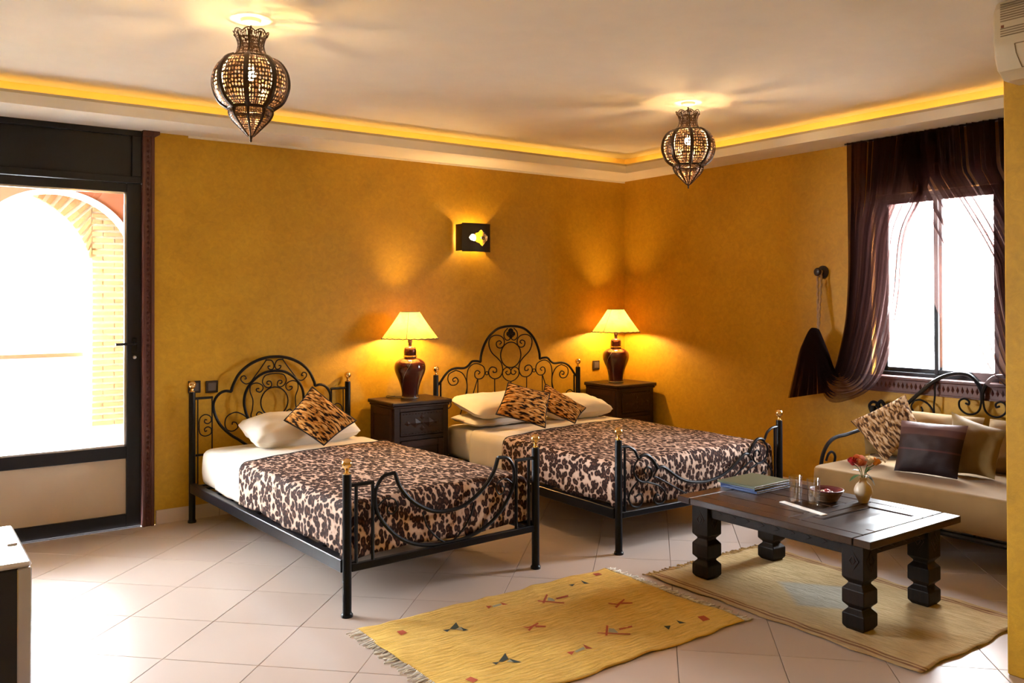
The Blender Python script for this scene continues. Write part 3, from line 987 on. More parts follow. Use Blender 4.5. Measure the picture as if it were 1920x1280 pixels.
def head1(P, w):
    c = w / 2
    P('headboard_arch', [(0.36, 0.455), (0.301, 0.5), (0.251, 0.535), (0.185, 0.602), (0.149, 0.671), (0.136, 0.732), (0.148, 0.778), (0.178, 0.812), (0.215, 0.825), (0.256, 0.819)], 0.0095)
    P('headboard_crown', [(0.254, 0.819), (0.264, 0.854), (0.301, 0.925), (0.357, 0.977), (0.426, 1.013), (0.497, 1.032), (c, 1.036)], 0.0105)
    P('inner_arch', [(0.47, 0.525), (0.414, 0.562), (0.388, 0.598), (0.363, 0.646), (0.347, 0.697), (0.341, 0.746), (0.351, 0.806), (0.382, 0.859), (0.433, 0.905), (0.49, 0.933), (c, 0.940)], 0.0095)
    P('scroll', [(0.372, 0.603), (0.351, 0.647), (0.288, 0.68), (0.227, 0.658), (0.212, 0.611), (0.227, 0.571), (0.264, 0.558), (0.298, 0.579), (0.288, 0.61), (0.264, 0.616), (0.261, 0.601)], 0.0042)
    P('scroll', [(0.497, 1.019), (0.458, 0.965), (0.407, 0.9), (0.382, 0.871), (0.351, 0.864), (0.322, 0.887), (0.322, 0.911), (0.344, 0.918), (0.357, 0.9), (0.344, 0.895)], 0.0042)
    P('scroll', [(0.49, 1.016), (0.532, 1.011), (0.550, 0.979), (0.540, 0.952), (0.516, 0.953), (0.507, 0.972), (0.523, 0.974)], 0.0042)
    P('scroll', [(0.445, 0.827), (0.426, 0.825), (0.429, 0.81), (0.452, 0.802), (0.471, 0.822), (0.465, 0.848), (0.426, 0.865), (0.388, 0.852), (0.382, 0.81), (0.401, 0.754), (0.398, 0.692), (0.388, 0.65), (0.401, 0.606), (0.445, 0.596), (0.477, 0.618), (0.474, 0.649), (0.445, 0.67), (0.426, 0.653), (0.442, 0.636), (0.452, 0.645)], 0.0042)
    P('scroll', [(c, 0.922), (0.516, 0.919), (0.484, 0.908), (0.468, 0.872), (0.484, 0.84), (0.51, 0.828), (0.532, 0.84), (0.526, 0.869), (0.503, 0.871), (0.5, 0.855), (0.516, 0.849)], 0.0042)
    P('scroll', [(0.477, 0.618), (0.51, 0.634), (c, 0.634)], 0.0042)
    P('ring', circ(c, 0.731, 0.097, 0.099), 0.0048, both=False, sub=1, closed=True)
    P('side_bar', [(0.036, 0.79), (0.036, 0.225)], 0.0042, sub=1)
    P('side_bar', [(0.128, 0.793), (0.128, 0.225)], 0.0045, sub=1)
    P('panel_top_bar', [(0.015, 0.790), (0.132, 0.790)], 0.0085, sub=1)
    P('cross_bar', [(0.013, 0.425), (w / 2, 0.425)], 0.008, sub=1)
    P('scroll', [(0.095, 0.646), (0.083, 0.65), (0.08, 0.632), (0.101, 0.622), (0.122, 0.638), (0.116, 0.668), (0.083, 0.682), (0.054, 0.667), (0.045, 0.639), (0.045, 0.612)], 0.0038)
    P('scroll', [(0.095, 0.578), (0.083, 0.573), (0.08, 0.591), (0.101, 0.601), (0.122, 0.587), (0.119, 0.555), (0.083, 0.543), (0.054, 0.558), (0.045, 0.585), (0.045, 0.612)], 0.0038)

def foot1(P, w, L):
    c = w / 2
    y = -L
    P('footboard_top_bar', [(0.018, 0.585), (0.135, 0.585)], 0.0095, y, sub=1)
    P('footboard_bar', [(0.046, 0.585), (0.046, 0.222)], 0.0085, y, sub=1)
    P('footboard_bar', [(0.131, 0.588), (0.131, 0.222)], 0.0085, y, sub=1)
    P('footboard_loop', [(0.250, 0.613), (0.191, 0.606), (0.156, 0.567), (0.143, 0.518), (0.152, 0.451), (0.191, 0.386), (0.259, 0.316), (0.345, 0.267), (0.45, 0.240), (c, 0.236)], 0.0095, y)
    P('footboard_dip', [(0.249, 0.613), (0.278, 0.543), (0.346, 0.466), (0.435, 0.412), (c - .05, 0.393), (c, 0.391)], 0.0105, y)
    P('scroll', [(0.40, 0.405), (0.43, 0.33), (0.49, 0.265), (0.535, 0.238)], 0.0045, y)
    P('scroll', [(0.156, 0.47), (0.20, 0.50), (0.245, 0.49), (0.262, 0.455), (0.240, 0.425), (0.210, 0.435), (0.212, 0.460), (0.23, 0.462)], 0.0042, y)

K2 = 1.375 / 1.359
def k2(pts):
    return [(x * K2, z) for x, z in pts]
def head2(P, w):
    c = w / 2
    P('headboard_shoulder', k2([(0.012, 0.770), (0.035, 0.789), (0.078, 0.843), (0.121, 0.878), (0.175, 0.892), (0.246, 0.89), (0.284, 0.907), (0.317, 0.937), (0.362, 0.939), (0.396, 0.931)]), 0.0095)
    P('headboard_crown', k2([(0.394, 0.931), (0.401, 0.988), (0.43, 1.063), (0.475, 1.129), (0.544, 1.182), (0.614, 1.202)]) + [(c, 1.207)], 0.0105)
    P('scroll', k2([(0.175, 0.877), (0.115, 0.85), (0.105, 0.804), (0.131, 0.767), (0.175, 0.767), (0.194, 0.794), (0.175, 0.821), (0.148, 0.811), (0.153, 0.792), (0.169, 0.796)]), 0.0045)
    P('scroll', k2([(0.175, 0.877), (0.229, 0.853), (0.262, 0.805), (0.273, 0.748), (0.262, 0.692), (0.235, 0.60), (0.20, 0.50)]), 0.0045)
    P('scroll', k2([(0.270, 0.68), (0.274, 0.74), (0.271, 0.814), (0.284, 0.879), (0.323, 0.915), (0.373, 0.918), (0.424, 0.891), (0.435, 0.843), (0.412, 0.806), (0.373, 0.799), (0.345, 0.819), (0.345, 0.852), (0.367, 0.865), (0.39, 0.85), (0.373, 0.835)]), 0.0045)
    P('slanted_bar', k2([(0.367, 0.796), (0.306, 0.627), (0.27, 0.50)]), 0.0042, sub=1)
    P('upright_bar', k2([(0.371, 0.796), (0.366, 0.40)]), 0.0042, sub=1)
    P('small_ring', circ(0.453 * K2, 0.840, 0.0135, 0.0135, 16), 0.0035, sub=1, closed=True)
    P('scroll', k2([(0.573, 1.063), (0.59, 1.077), (0.573, 1.092), (0.544, 1.079), (0.55, 1.045), (0.584, 1.034), (0.614, 1.057), (0.614, 1.101), (0.579, 1.131), (0.521, 1.135), (0.481, 1.11), (0.473, 1.062), (0.498, 1.003), (0.555, 0.953), (0.59, 0.913), (0.601, 0.854), (0.578, 0.807), (0.526, 0.792), (0.48, 0.817), (0.472, 0.86), (0.498, 0.886), (0.538, 0.876), (0.543, 0.847), (0.515, 0.844), (0.511, 0.858)]), 0.0048)
    P('ring', circ(c, 0.976, 0.098, 0.102), 0.005, both=False, sub=1, closed=True)
    P('scroll', k2([(0.648, 0.847), (0.63, 0.838), (0.648, 0.818), (0.674, 0.826), (0.677, 0.855), (0.648, 0.876), (0.619, 0.868), (0.601, 0.844), (0.607, 0.805), (0.642, 0.774)]) + [(c, 0.762)], 0.0045)
    P('upright_bar', [(c, 0.762), (c, 0.40)], 0.0045, both=False, sub=1)
    P('upright_bar', k2([(0.526, 0.792), (0.528, 0.40)]), 0.0042, sub=1)
    P('scroll', k2([(0.650, 1.190), (0.620, 1.160), (0.616, 1.120), (0.640, 1.095), (0.668, 1.100), (0.672, 1.120), (0.655, 1.124)]), 0.0045)
    P('rosette', circ(c, 1.165, 0.012, 0.014, 12), 0.013, both=False, sub=1, closed=True)
    P('rosette', circ(c - .026, 1.145, 0.008, 0.010, 12), 0.009, sub=1, closed=True)
    P('rosette', circ(c, 1.125, 0.007, 0.012, 12), 0.009, both=False, sub=1, closed=True)
    P('side_bar', [(0.041, 0.785), (0.041, 0.225)], 0.0075, sub=1)
    P('scroll', k2([(0.045, 0.60), (0.055, 0.64), (0.085, 0.66), (0.12, 0.645), (0.13, 0.61), (0.11, 0.59), (0.09, 0.60), (0.095, 0.62)]), 0.0045)
    P('cross_bar', [(0.013, 0.40), (c, 0.40)], 0.008, sub=1)

def foot2(P, w, L):
    c = w / 2
    y = -L
    P('footboard_curl', k2([(0.014, 0.596), (0.072, 0.591), (0.117, 0.567), (0.139, 0.531), (0.152, 0.516)]), 0.0085, y)
    P('footboard_curl', k2([(0.150, 0.518), (0.175, 0.531), (0.21, 0.531), (0.246, 0.508), (0.277, 0.47), (0.293, 0.446)]), 0.0105, y)
    P('footboard_dip', k2([(0.293, 0.446), (0.315, 0.451), (0.34, 0.447), (0.388, 0.418), (0.468, 0.367), (0.551, 0.337), (0.634, 0.324)]) + [(c, 0.321)], 0.0098, y)
    P('footboard_bar', [(0.046, 0.594), (0.046, 0.222)], 0.0075, y, sub=1)
    P('scroll', k2([(0.150, 0.515), (0.120, 0.482), (0.116, 0.435), (0.150, 0.392), (0.205, 0.378), (0.245, 0.405), (0.243, 0.445), (0.212, 0.462), (0.190, 0.442), (0.202, 0.425)]), 0.006, y)
    P('scroll', k2([(0.293, 0.44), (0.262, 0.40), (0.285, 0.395), (0.40, 0.335), (0.517, 0.273), (0.60, 0.235)]), 0.0055, y)
    P('scroll', k2([(0.150, 0.392), (0.10, 0.350), (0.075, 0.300), (0.10, 0.255), (0.150, 0.245), (0.180, 0.280), (0.160, 0.315), (0.130, 0.305)]), 0.0055, y)
    P('scroll', k2([(0.205, 0.378), (0.300, 0.345), (0.350, 0.300), (0.340, 0.250), (0.295, 0.238), (0.265, 0.265), (0.280, 0.295), (0.305, 0.288)]), 0.0055, y)

X1, Y1, R1, W1, L1 = -3.8583, -0.087, 0.0461, 1.106, 2.1005
X2, Y2, R2_, W2, L2 = -2.070, -0.125, -0.0289, 1.375, 2.085
iron_bed('iron_bed', 'black wrought iron single bed nearer the door with ring headboard', (X1, Y1, 0), R1, W1, L1, 0.834, 0.638, head1, foot1)
iron_bed('iron_bed', 'black wrought iron double bed between the two nightstands with rosette headboard', (X2, Y2, 0), R2_, W2, L2, 0.849, 0.636, head2, foot2)

# mattresses
def soft_box(x0, x1, y0, y1, z0, z1, r, crown=0.0, wob=0.0, n=26, m=40, seed=1):
    """rounded box as a closed grid: rings around z axis direction"""
    rnd = random.Random(seed)
    q = B()
    cx, cy = (x0 + x1) / 2, (y0 + y1) / 2
    hx, hy = (x1 - x0) / 2, (y1 - y0) / 2
    ph = [rnd.random() * 6 for _ in range(6)]
    def outline(inset, z, k=0):
        pts = []
        rc = max(0.03, 0.08)
        per = []
        for s in range(4):
            for i in range(12):
                a = PI / 2 * s + PI / 2 * i / 11
                ccx = (hx - rc) * (1 if s in (0, 3) else -1)
                ccy = (hy - rc) * (1 if s in (0, 1) else -1)
                px, py = ccx + rc * math.cos(a), ccy + rc * math.sin(a)
                d = 1 - inset / max(hx, hy)
                L_ = math.hypot(px, py)
                nx, ny = px / L_, py / L_
                ox = px - inset * (px / hx if abs(px) > 0 else 0)
                oy = py - inset * (py / hy)
                wv = wob * math.sin(8 * a + ph[0] + z * 20)
                pts.append((cx + ox + nx * wv, cy + oy + ny * wv, z))
        return pts
    rows = []
    H_ = z1 - z0
    for i in range(5):
        a = PI / 2 * i / 4
        rows.append(outline(r * (1 - math.sin(a)), z0 + r * (1 - math.cos(a))))
    for i in range(1, 4):
        rows.append(outline(-0.004 * math.sin(PI * i / 4), z0 + r + (H_ - 2 * r) * i / 4))
    for i in range(5):
        a = PI / 2 * i / 4
        rows.append(outline(r * (1 - math.cos(a)), z1 - r + r * math.sin(a)))
    for f in (0.25, 0.55, 0.8, 0.97):
        ins = r + (min(hx, hy) - r) * f
        row = []
        for (px, py, pz) in outline(r, z1):
            row.append((cx + (px - cx) * (1 - f), cy + (py - cy) * (1 - f), z1 + crown * math.sin(f * PI / 2)))
        rows.append(row)
    q.grid(rows, closed_u=True)
    k = len(q.v)
    nc = len(rows[0])
    q.f.append(tuple(range(nc)))
    q.f.append(tuple(range(k - nc, k)))
    return q

def bed_xf(x, y, r):
    return Matrix.Translation((x, y, 0)) @ Matrix.Rotation(r, 4, 'Z')
BX1, BX2 = bed_xf(X1, Y1, R1), bed_xf(X2, Y2, R2_)

def place(bld, name, mat, mx, label, cat, group=None, smooth=True):
    """build bed-local geometry, top-level, origin at its own base"""
    xs, ys, zs = zip(*bld.v)
    c = Vector(((min(xs) + max(xs)) / 2, (min(ys) + max(ys)) / 2, min(zs)))
    o = bld.build(name, mat, origin=tuple(c), smooth=smooth, ang=1.2)
    o.matrix_world = mx @ Matrix.Translation(c)
    return tag(o, label, cat, group)

place(soft_box(0.030, W1 - .030, -L1 + .045, -.045, 0.247, 0.475, 0.045, 0.015, 0.002, seed=2), 'mattress', MT['linen'], BX1,
      'cream sheeted mattress on the single bed nearer the door', 'mattress')
place(soft_box(0.030, W2 - .030, -L2 + .045, -.045, 0.247, 0.475, 0.045, 0.015, 0.002, seed=3), 'mattress', MT['linen'], BX2,
      'cream sheeted mattress on the double bed', 'mattress')

def drape(w, L, ya0, ya1, zt, hem_l, hem_r, hem_f, off, R=0.045, nx=70, ny=70, seed=1, foot=True, crown=0.015, wave=0.006, thick=0.006, my0=-.045):
    """cloth lying over a mattress. ya0/ya1 = y of the head-side edge at the left and right side"""
    rnd = random.Random(seed)
    ph = [rnd.random() * 6.28 for _ in range(8)]
    xl, xr = 0.030 - off, w - .030 + off
    yf = -L + .045 - off
    arc = R * PI / 2
    def f1(d):
        """distance beyond the start of the rounded edge -> (outward, drop)"""
        if d <= 0:
            return 0.0, 0.0
        if d < arc:
            a = d / R
            return R * math.sin(a), R * (1 - math.cos(a))
        return R, R + (d - arc)
    X0, X1_, Yf = xl + R, xr - R, yf + R
    rows = []
    tot_f = (arc + hem_f) if foot else 0
    for j in range(ny + 1):
        t = j / ny
        row = []
        for i in range(nx + 1):
            s = i / nx
            tl, trr = arc + hem_l, arc + hem_r
            full = tl + (X1_ - X0) + trr
            u = s * full - tl           # <0 left overhang
            if u < 0:
                dx, sx, bx = -u, -1, X0
            elif u > X1_ - X0:
                dx, sx, bx = u - (X1_ - X0), 1, X1_
            else:
                dx, sx, bx = 0, 0, X0 + u
            xx = bx
            frac = min(1, max(0, (xx - xl) / (xr - xl)))
            yst = ya0 + (ya1 - ya0) * frac
            vfull = (yst - Yf) + tot_f
            v = t * vfull
            if v > yst - Yf:
                dy, by = v - (yst - Yf), Yf
            else:
                dy, by = 0, yst - v
            ox, zx = f1(dx)
            oy, zy = f1(dy)
            if dx > 0 and dy > 0:
                d = math.hypot(dx, dy) if max(dx, dy) < arc else max(dx, dy) + 0.25 * min(dx, dy)
                o_, z_ = f1(min(d, max(tl if sx < 0 else trr, tot_f)))
                n_ = math.hypot(dx, dy)
                X_ = bx + sx * o_ * (dx / n_) * 1.12
                Y_ = by - o_ * (dy / n_) * 1.12
                Zd = z_
            else:
                X_, Y_, Zd = bx + sx * ox, by - oy, max(zx, zy)
            cz = crown * math.sin(PI * min(1, max(0, (X_ - xl) / (xr - xl)))) if Zd < R * .5 else 0
            hang = max(0, (Zd - R) / 0.2)
            amp = wave * min(1, hang)
            along = Y_ if dx > 0 and dy == 0 else X_
            wv = amp * (math.sin(along * 26 + ph[0]) + 0.6 * math.sin(along * 47 + ph[1]))
            if dx > 0:
                X_ += sx * (wv + abs(amp))
            if dy > 0:
                Y_ -= wv + abs(amp)
            lump = 0.0018 * (math.sin(X_ * 13 + ph[2]) * math.sin(Y_ * 9 + ph[3]) + 0.6 * math.sin(X_ * 29 + Y_ * 17 + ph[4]))
            hemw = 0.008 * math.sin(along * 9 + ph[5]) * min(1, hang)
            row.append((X_, Y_, zt + off + cz - Zd + lump + hemw))
        rows.append(row)
    return rows

def cloth(rows, name, mat, mx, label, cat, thick=0.006, border=None, group=None):
    q = B().grid(rows)
    o = place(q, name, mat, mx, label, cat, group)
    md = o.modifiers.new('thickness', 'SOLIDIFY')
    md.thickness = thick
    md.offset = 1.0
    if border:
        inv = o.matrix_world.inverted()
        path = [inv @ (mx @ (Vector(p))) for p in rows[0]]
        B().tube([tuple(p + Vector((0, 0, 0.004))) for p in path], 0.006, 6).build('piping', border, o)
    return o
MT['piping'] = plain('black_piping', (0.012, 0.009, 0.010), 0.7, var=0.1)

cloth(drape(W1, L1, -.40, -.36, 0.475, .165, .165, 0, 0.006, foot=False, ny=26, seed=11, wave=.003) if False else
      [r for r in drape(W1, L1, -.36, -.34, 0.475, .170, .170, 0.0, 0.005, foot=False, ny=60, seed=11, wave=.003)][:24],
      'bed_sheet', MT['linen'], BX1, 'cream top sheet folded under the leopard spread of the single bed', 'sheet', thick=0.003)
cloth([r for r in drape(W2, L2, -.46, -.42, 0.475, .185, .185, 0.0, 0.005, foot=False, ny=60, seed=12, wave=.004)][:24],
      'bed_sheet', MT['linen'], BX2, 'cream top sheet hanging over the side of the double bed', 'sheet', thick=0.003)
cloth(drape(W1, L1, -.775, -.635, 0.475, .178, .178, .192, 0.011, seed=21, wave=.0045), 'bedspread', MT['leopard'], BX1,
      'leopard print spread with black edging on the single bed nearer the door', 'bedspread', border=MT['piping'])
cloth(drape(W2, L2, -.90, -.70, 0.475, .178, .178, .192, 0.011, seed=22, wave=.0045), 'bedspread', MT['leopard'], BX2,
      'wide leopard print spread on the double bed between the nightstands', 'bedspread', border=MT['piping'])

# pillows ----------------------------------------------------------------
def pillow(name, mat, quad, thick, label, cat='cushion', group=None, pinch=0.06, n=22, up=None, rag=0.0, seed=1, back=None, puff=2.4, piping=None, hx_=0.6):
    """closed cushion from four world corners in ring order"""
    rnd = random.Random(seed)
    Q = [Vector(p) for p in quad]
    nrm = (Q[2] - Q[0]).cross(Q[3] - Q[1]).normalized()
    if up is not None and nrm.dot(Vector(up)) < 0:
        nrm = -nrm
    c = sum(Q, Vector()) / 4
    front, bk = [], []
    rnd_c = 0.07 if cat == 'pillow' else 0.0
    wr = 0.0028 if cat == 'pillow' else 0.0016
    ph = [rnd.random() * 6.28 for _ in range(6)]
    ph2 = [rnd.random() * 6.28 for _ in range(6)]
    for j in range(n + 1):
        v = j / n
        r1_, r2_ = [], []
        for i in range(n + 1):
            u = i / n
            a, bq = 2 * u - 1, 2 * v - 1
            p = Q[0] * (1 - u) * (1 - v) + Q[1] * u * (1 - v) + Q[2] * u * v + Q[3] * (1 - u) * v
            # sides curve inward a little, corners stay sharp
            k = pinch * ((1 - a * a) * bq * bq * abs(bq) + (1 - bq * bq) * a * a * abs(a))
            p = p + (c - p) * (k + rnd_c * (a * a * bq * bq) ** 3)
            h = max(0.0, (1 - abs(a) ** puff)) ** hx_ * max(0.0, (1 - abs(bq) ** puff)) ** hx_
            h *= 1 + 0.06 * math.sin(5 * a + ph[0]) * math.sin(4 * bq + ph[1])
            h0 = min(1.0, h * 3)
            wk = wr * h0 * (math.sin(9 * a + 5 * bq + ph2[0] + 2 * math.sin(4 * bq + ph2[1])) + 0.7 * math.sin(13 * bq - 7 * a + ph2[2]) + .6 * math.sin(19 * (a + .4 * bq * bq) + ph2[3]))
            h += wk / (thick * .5)
            rg = rag * (math.sin(u * 60 + ph[2] + 4 * math.sin(v * 9)) * math.sin(v * 47 + ph[3]))
            r1_.append(tuple(p + nrm * (thick * 0.5 * h + (rg if h > .02 else 0))))
            r2_.append(tuple(p - nrm * (thick * 0.5 * h + 0.0004)))
        front.append(r1_)
        bk.append(r2_)
    q = B().grid(front).grid(bk)
    o = q.build(name, mat, origin='base', ang=1.4)
    if piping:
        edge = [front[0][i] for i in range(n + 1)] + [front[j][n] for j in range(1, n + 1)] + [front[n][i] for i in range(n - 1, -1, -1)] + [front[j][0] for j in range(n - 1, 0, -1)]
        B().tube([tuple(Vector(p) - o.location) for p in edge], 0.005, 6, closed=True).build('piping', piping, o)
    return tag(o, label, cat, group)

def onbed(mx, pts):
    return [tuple(mx @ Vector(p)) for p in pts]
# sleeping pillows
pillow('pillow', MT['linen'], onbed(BX1, [(0.22, -.50, .540), (0.99, -.46, .540), (0.97, -.12, .625), (0.22, -.14, .625)]), 0.19,
       'cream pillow at the head of the single bed', 'pillow', pinch=0.05, hx_=.45, puff=3, up=(0, 0, 1), seed=3)
pillow('pillow', MT['linen'], onbed(BX2, [(0.03, -.50, .527), (0.64, -.50, .527), (0.64, -.12, .537), (0.03, -.12, .537)]), 0.07,
       'flat cream pillow at the bottom of the stack left on the double bed', 'pillow', pinch=0.03, hx_=.45, puff=3, up=(0, 0, 1), seed=5)
pillow('pillow', MT['linen'], onbed(BX2, [(0.02, -.56, .600), (0.66, -.53, .595), (0.64, -.13, .675), (0.03, -.13, .675)]), 0.13,
       'plump cream pillow uppermost on the left of the double bed', 'pillow', pinch=0.04, hx_=.45, puff=3, up=(0, 0, 1), seed=6)
pillow('pillow', MT['linen'], onbed(BX2, [(0.70, -.56, .545), (1.34, -.53, .545), (1.33, -.13, .61), (0.72, -.13, .61)]), 0.15,
       'cream pillow on the right half of the double bed', 'pillow', pinch=0.04, hx_=.45, puff=3, up=(0, 0, 1), seed=7)
# tiger cushions
pillow('cushion', MT['tiger'], [(-3.426, -0.55, 0.668), (-3.232, -0.715, 0.515), (-3.012, -0.715, 0.650), (-3.226, -0.515, 0.863)], 0.145,
       'orange tiger stripe cushion leaning on the single bed pillow', up=(-.3, -1, .5), rag=.003, seed=8, piping=MT['piping'])
pillow('cushion', MT['tiger'], [(-1.985, -0.80, 0.618), (-1.675, -0.965, 0.515), (-1.564, -0.88, 0.742), (-1.832, -0.735, 0.825)], 0.135,
       'orange tiger stripe cushion on the double bed, the left and larger of two', up=(-.3, -1, .5), rag=.003, seed=9, piping=MT['piping'])
pillow('cushion', MT['tiger'], [(-1.565, -0.73, 0.628), (-1.355, -0.91, 0.512), (-1.215, -0.87, 0.610), (-1.435, -0.66, 0.785)], 0.12,
       'orange tiger stripe cushion on the double bed, the right and smaller of two', up=(-.3, -1, .9), rag=.003, seed=10, piping=MT['piping'])

# ================================================================== NIGHTSTANDS
def nightstand(label, x0, x1, y0, y1):
    """y0 front (more negative)"""
    w, d = x1 - x0, y1 - y0
    root = thing('nightstand', label, 'nightstand', ((x0 + x1) / 2, (y0 + y1) / 2, 0))
    hx, hy = w / 2, d / 2
    bx, by = hx - .025, hy - .02
    q = B()
    t = .02
    q.box(-bx, -bx + t, -by + .02, hy - .005, 0.06, 0.672)
    q.box(bx - t, bx, -by + .02, hy - .005, 0.06, 0.672)
    q.box(-bx + t, bx - t, hy - .02, hy - .005, 0.06, 0.672)
    q.box(-bx + t, bx - t, -by + .02, hy - .02, 0.06, 0.09)
    q.box(-bx + t, bx - t, -by + .02, hy - .02, 0.432, 0.448)
    # face frame
    q.box(-bx, -bx + .045, -by, -by + .02, 0.0, 0.672, 0.002)
    q.box(bx - .045, bx, -by, -by + .02, 0.0, 0.672, 0.002)
    q.box(-bx, -bx + .04, hy - .04, hy - .005, 0.0, 0.07)
    q.box(bx - .04, bx, hy - .04, hy - .005, 0.0, 0.07)
    q.box(-bx + .045, bx - .045, -by, -by + .02, 0.63, 0.672, 0.002)
    q.box(-bx + .045, bx - .045, -by, -by + .02, 0.425, 0.455, 0.002)
    q.box(-bx + .045, bx - .045, -by, -by + .02, 0.06, 0.095, 0.002)
    q.build('body', MT['wood_dark'], root, smooth=False)
    B().box(-hx, hx, -hy, hy - .002, 0.672, 0.700, 0.006).build('top_board', MT['wood_dark'], root, smooth=False)
    B().box(-hx + .012, hx - .012, -hy + .012, hy - .01, 0.655, 0.672, 0.004).build('cornice', MT['wood_relief'], root, smooth=False)
    dr = B().box(-bx + .048, bx - .048, -by - .006, -by + .012, 0.458, 0.627, 0.003).build('drawer', MT['wood_dark'], root, smooth=False)
    yd = -by - .006
    rel = B()
    def loz(cx, cz, rx, rz, h=.007):
        rel.add([(cx - rx, yd, cz), (cx, yd, cz - rz), (cx + rx, yd, cz), (cx, yd, cz + rz), (cx, yd - h, cz)], [(0, 1, 4), (1, 2, 4), (2, 3, 4), (3, 0, 4)])
    for dx in (-.055, .055):
        loz(dx, .545, .048, .034)
        loz(dx * 2.15, .545, .028, .018)
    loz(0, .585, .022, .022); loz(0, .505, .022, .022); loz(0, .545, .016, .014)
    for i in range(13):
        loz(-.15 + i * .025, .612, .009, .006, .004)
        loz(-.15 + i * .025, .473, .009, .006, .004)
    rel.build('carved_lozenges', MT['wood_relief'], dr, smooth=False)
    dd = B()
    dd.box(-bx + .048, bx - .048, -by - .004, -by + .012, 0.098, 0.422, 0.003)
    do = dd.build('door', MT['wood_dark'], root, smooth=False)
    fr_ = B()
    a, z0, z1 = bx - .048, .098, .422
    for (c0, c1, e0, e1) in ((-a, -a + .045, z0, z1), (a - .045, a, z0, z1), (-a + .045, a - .045, z1 - .045, z1), (-a + .045, a - .045, z0, z0 + .045)):
        fr_.box(c0, c1, -by - .014, -by - .003, e0, e1, .002)
    fr_.build('door_frame', MT['wood_relief'], do, smooth=False)
    B().ball((a - .022, -by - .022, .27), .009, 12, 8).build('knob', MT['iron_soft'], do)
    # carved side panels
    for s in (-1, 1):
        sp = B()
        xx = s * bx
        def sbox(y0_, y1_, z0_, z1_):
            sp.box(min(xx, xx + s * .006), max(xx, xx + s * .006), y0_, y1_, z0_, z1_, .0015)
        sbox(-by + .03, -by + .07, .06, .65); sbox(hy - .06, hy - .015, .06, .65); sbox(-by + .07, hy - .06, .60, .65); sbox(-by + .07, hy - .06, .06, .12); sbox(-by + .07, hy - .06, .40, .44)
        sp.build('side_panel', MT['wood_relief'], root, smooth=False)
    return root
nightstand('dark carved wooden nightstand between the two beds', -2.592, -2.10, -0.412, -0.022)
nightstand('dark carved wooden nightstand in the corner right of the double bed', -0.512, -0.045, -0.452, -0.022)

# ================================================================== TABLE LAMPS
def table_lamp(label, x, y, tilt=0.0, seam=0.0):
    root = thing('table_lamp', label, 'lamp', (x, y, 0.700), tilt)
    prof = [(.062, 0), (.064, .012), (.061, .016), (.061, .035), (.066, .07), (.080, .12), (.101, .17), (.113, .205), (.1145, .235), (.105, .263), (.080, .284), (.052, .294), (.045, .297), (.045, .305)]
    body = B().lathe(cr(prof, 3), 40)
    bo = body.build('vase_body', MT['oxblood'], root, ang=0.9)
    B().lathe([(.046, .300), (.050, .303), (.050, .311), (.046, .314)], 32).build('pale_ring', MT['brass'], root)
    lid = B().lathe(cr([(.044, .312), (.046, .335), (.045, .355), (.036, .374), (.016, .383), (.014, .388)], 4), 32)
    lid.build('lid', MT['oxblood'], root, ang=0.9)
    B().lathe([(.013, .383), (.013, .405), (.017, .408), (.017, .460), (.012, .468)], 20).build('socket', MT['bronze'], root)
    B().lathe([(.062, -.0), (.066, .004), (.066, .011), (.060, .014)], 32).build('metal_foot', MT['steel'], root)
    # slim pale vine trailing across the glaze
    pts = []
    for i in range(26):
        t = i / 25
        z = .02 + t * .255
        r = None
        for k in range(len(prof) - 1):
            if prof[k][1] <= z <= prof[k + 1][1]:
                f = (z - prof[k][1]) / (prof[k + 1][1] - prof[k][1])
                r = prof[k][0] + (prof[k + 1][0] - prof[k][0]) * f
        a = -2.35 + t * 1.35 + seam
        pts.append(((r + .0008) * math.cos(a), (r + .0008) * math.sin(a), z))
    B().tube(pts, .0013, 5).build('painted_vine', MT['steel'], bo)
    # shade: conical, open at both ends
    z0, z1, r0, r1 = .438, .632, .207, .071
    n = 48
    rows = []
    for j in range(9):
        t = j / 8
        r = r0 + (r1 - r0) * t - 0.004 * math.sin(PI * t)
        rows.append([(r * math.cos(2 * PI * i / n), r * math.sin(2 * PI * i / n), z0 + (z1 - z0) * t) for i in range(n)])
    sh = B().grid(rows, closed_u=True).build('lamp_shade', MT['parchment'], root)
    rim = B()
    rim.tube([((r0 + .001) * math.cos(2 * PI * i / 96), (r0 + .001) * math.sin(2 * PI * i / 96), z0 + .0022 * math.sin(i * PI / 2.0)) for i in range(96)], .0034, 6, closed=True)
    rim.build('lower_binding', MT['iron_soft'], sh)
    B().tube([(r1 * math.cos(2 * PI * i / 48), r1 * math.sin(2 * PI * i / 48), z1) for i in range(48)], .002, 6, closed=True).build('upper_binding', MT['iron_soft'], sh)
    a = -1.25 + seam
    B().tube([((r0 + (r1 - r0) * t) * math.cos(a) * 1.004, (r0 + (r1 - r0) * t) * math.sin(a) * 1.004, z0 + (z1 - z0) * t) for t in (0, .25, .5, .75, 1)], .0016, 5).build('seam', MT['iron_soft'], sh)
    sp = B()
    for k in range(3):
        a = k * 2 * PI / 3
        sp.tube([(0.017 * math.cos(a), .017 * math.sin(a), .436), (.070 * math.cos(a), .070 * math.sin(a), z1 - .002)], .0014, 5)
    sp.build('shade_carrier', MT['steel'], sh)
    B().ball((0, 0, .505), .028, 20, 12, 1.2).build('bulb', MT['bulb_table'], root)
    return root
LX1, LY1, LX2, LY2 = -2.337, -0.205, -0.315, -0.225
table_lamp('oxblood ceramic table lamp on the nightstand between the beds', LX1, LY1, -0.95)
table_lamp('oxblood ceramic table lamp on the corner nightstand', LX2, LY2, -1.6)
cd = B()
